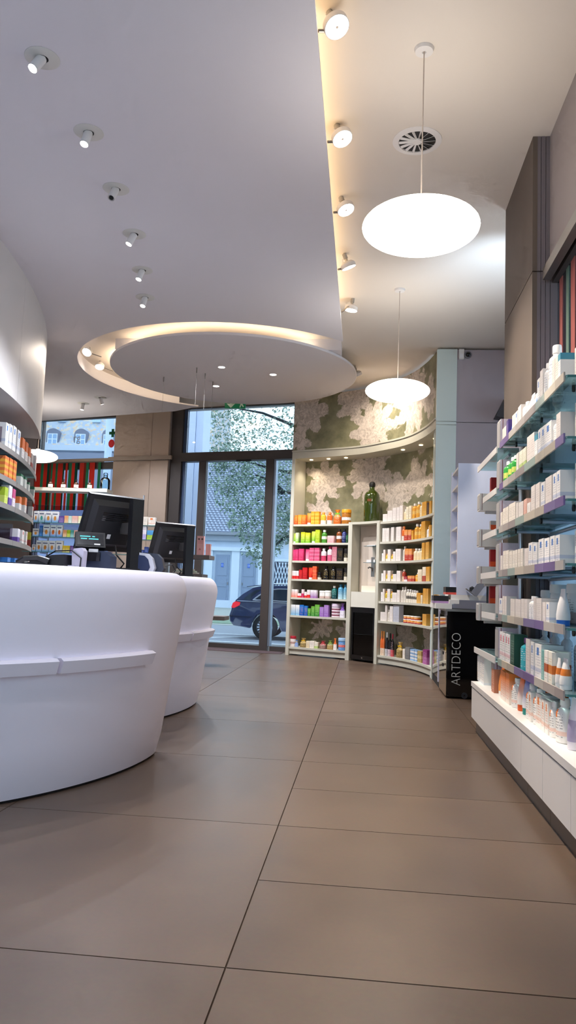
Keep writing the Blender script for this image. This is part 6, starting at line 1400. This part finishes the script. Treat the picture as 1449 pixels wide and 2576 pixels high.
side_panel('side_window', [(2.38, 1.055), (2.38, 1.37), (2.58, 1.365), (3.1, 1.04)], .076, .0815, M_CGL)
side_panel('rear_quarter_glass', [(.36, 1.06), (.5, 1.2), (.72, 1.33), (.84, 1.34), (.62, 1.18), (.56, 1.06)], .088, .099, M_CGL)
side_panel('tail_light', [(.06, .84), (.1, .96), (.17, 1.0), (.30, .98), (.28, .9), (.13, .82)], -.014, .03, mat('tail_red', (214, 40, 48), .2, emit=(214, 40, 48), estr=.25))
side_panel('belt_moulding', [(.2, 1.028), (3.3, 1.0), (3.3, .985), (.2, 1.012)], -.008, .02, M_TRIM)
side_panel('door_seam', [(1.66, .36), (1.672, .36), (1.672, 1.03), (1.66, 1.03)], -.0045, .01, M_DARK)
side_panel('door_handle', [(1.42, .90), (1.6, .905), (1.6, .93), (1.42, .925)], -.03, -.004, M_CAR)
side_panel('sill_reflector', [(1.75, .31), (2.0, .32), (1.98, .345), (1.76, .335)], -.006, .004, M_TRIM)
side_panel('bumper_seam', [(.03, .60), (.62, .60), (.62, .612), (.03, .612)], -.0045, .01, M_DARK)
MB().tube([(XR+.75, YC+.26, ZG+1.46), (XR+1.0, YC+.26, ZG+1.505), (XR+2.3, YC+.26, ZG+1.51), (XR+2.5, YC+.26, ZG+1.47)], .018, 8).build('roof_rail', M_TRIM, car)
MB().add([(XR+.42, YC+.25, ZG+1.39), (XR+.42, YC+1.55, ZG+1.39), (XR+.9, YC+1.55, ZG+1.47), (XR+.9, YC+.25, ZG+1.47), (XR+.42, YC+.25, ZG+1.41), (XR+.42, YC+1.55, ZG+1.41), (XR+.9, YC+1.55, ZG+1.485), (XR+.9, YC+.25, ZG+1.485)], [(0, 1, 2, 3), (7, 6, 5, 4), (0, 4, 5, 1), (1, 5, 6, 2), (2, 6, 7, 3), (3, 7, 4, 0)]).build('roof_spoiler', M_CAR, car)
for x in (WX1, WX2):
    for y, sgn in ((.015, 1), (1.59, -1)):
        c0 = (XR+x, YC+y, ZG+.34); RM_ = Matrix.Translation(c0) @ Matrix.Rotation(-PI/2, 4, 'X')
        wh = MB().lathe([(.225, 0), (.30, .0), (.335, .03), (.335, .17), (.30, .2), (.225, .2)], 32, M=RM_).build('wheel', M_TYRE, car, 40)
        if sgn > 0:
            MB().lathe([(0, .07), (.224, .07), (.224, .05), (.232, .004), (.21, .006), (.2, .06), (0, .062)], 32, M=RM_).build('rim', mat('rim_dark', (70, 74, 84), .4), wh, 40)
            for k in range(16):
                S_ = RM_ @ Matrix.Rotation(2*PI*k/16, 4, 'Z'); MB().add([(.05, -.014, .02), (.205, -.022, .008), (.205, .022, .008), (.05, .014, .02), (.05, -.014, .05), (.205, -.022, .04), (.205, .022, .04), (.05, .014, .05)], [(0, 1, 2, 3), (7, 6, 5, 4), (0, 4, 5, 1), (1, 5, 6, 2), (2, 6, 7, 3), (3, 7, 4, 0)], S_).build('spoke', M_RIM, wh)
            MB().lathe([(0, .012), (.06, .014), (.06, .05), (0, .05)], 18, M=RM_).build('hub_cap', mat('hub_grey', (120, 126, 140), .3, metal=.5), wh)
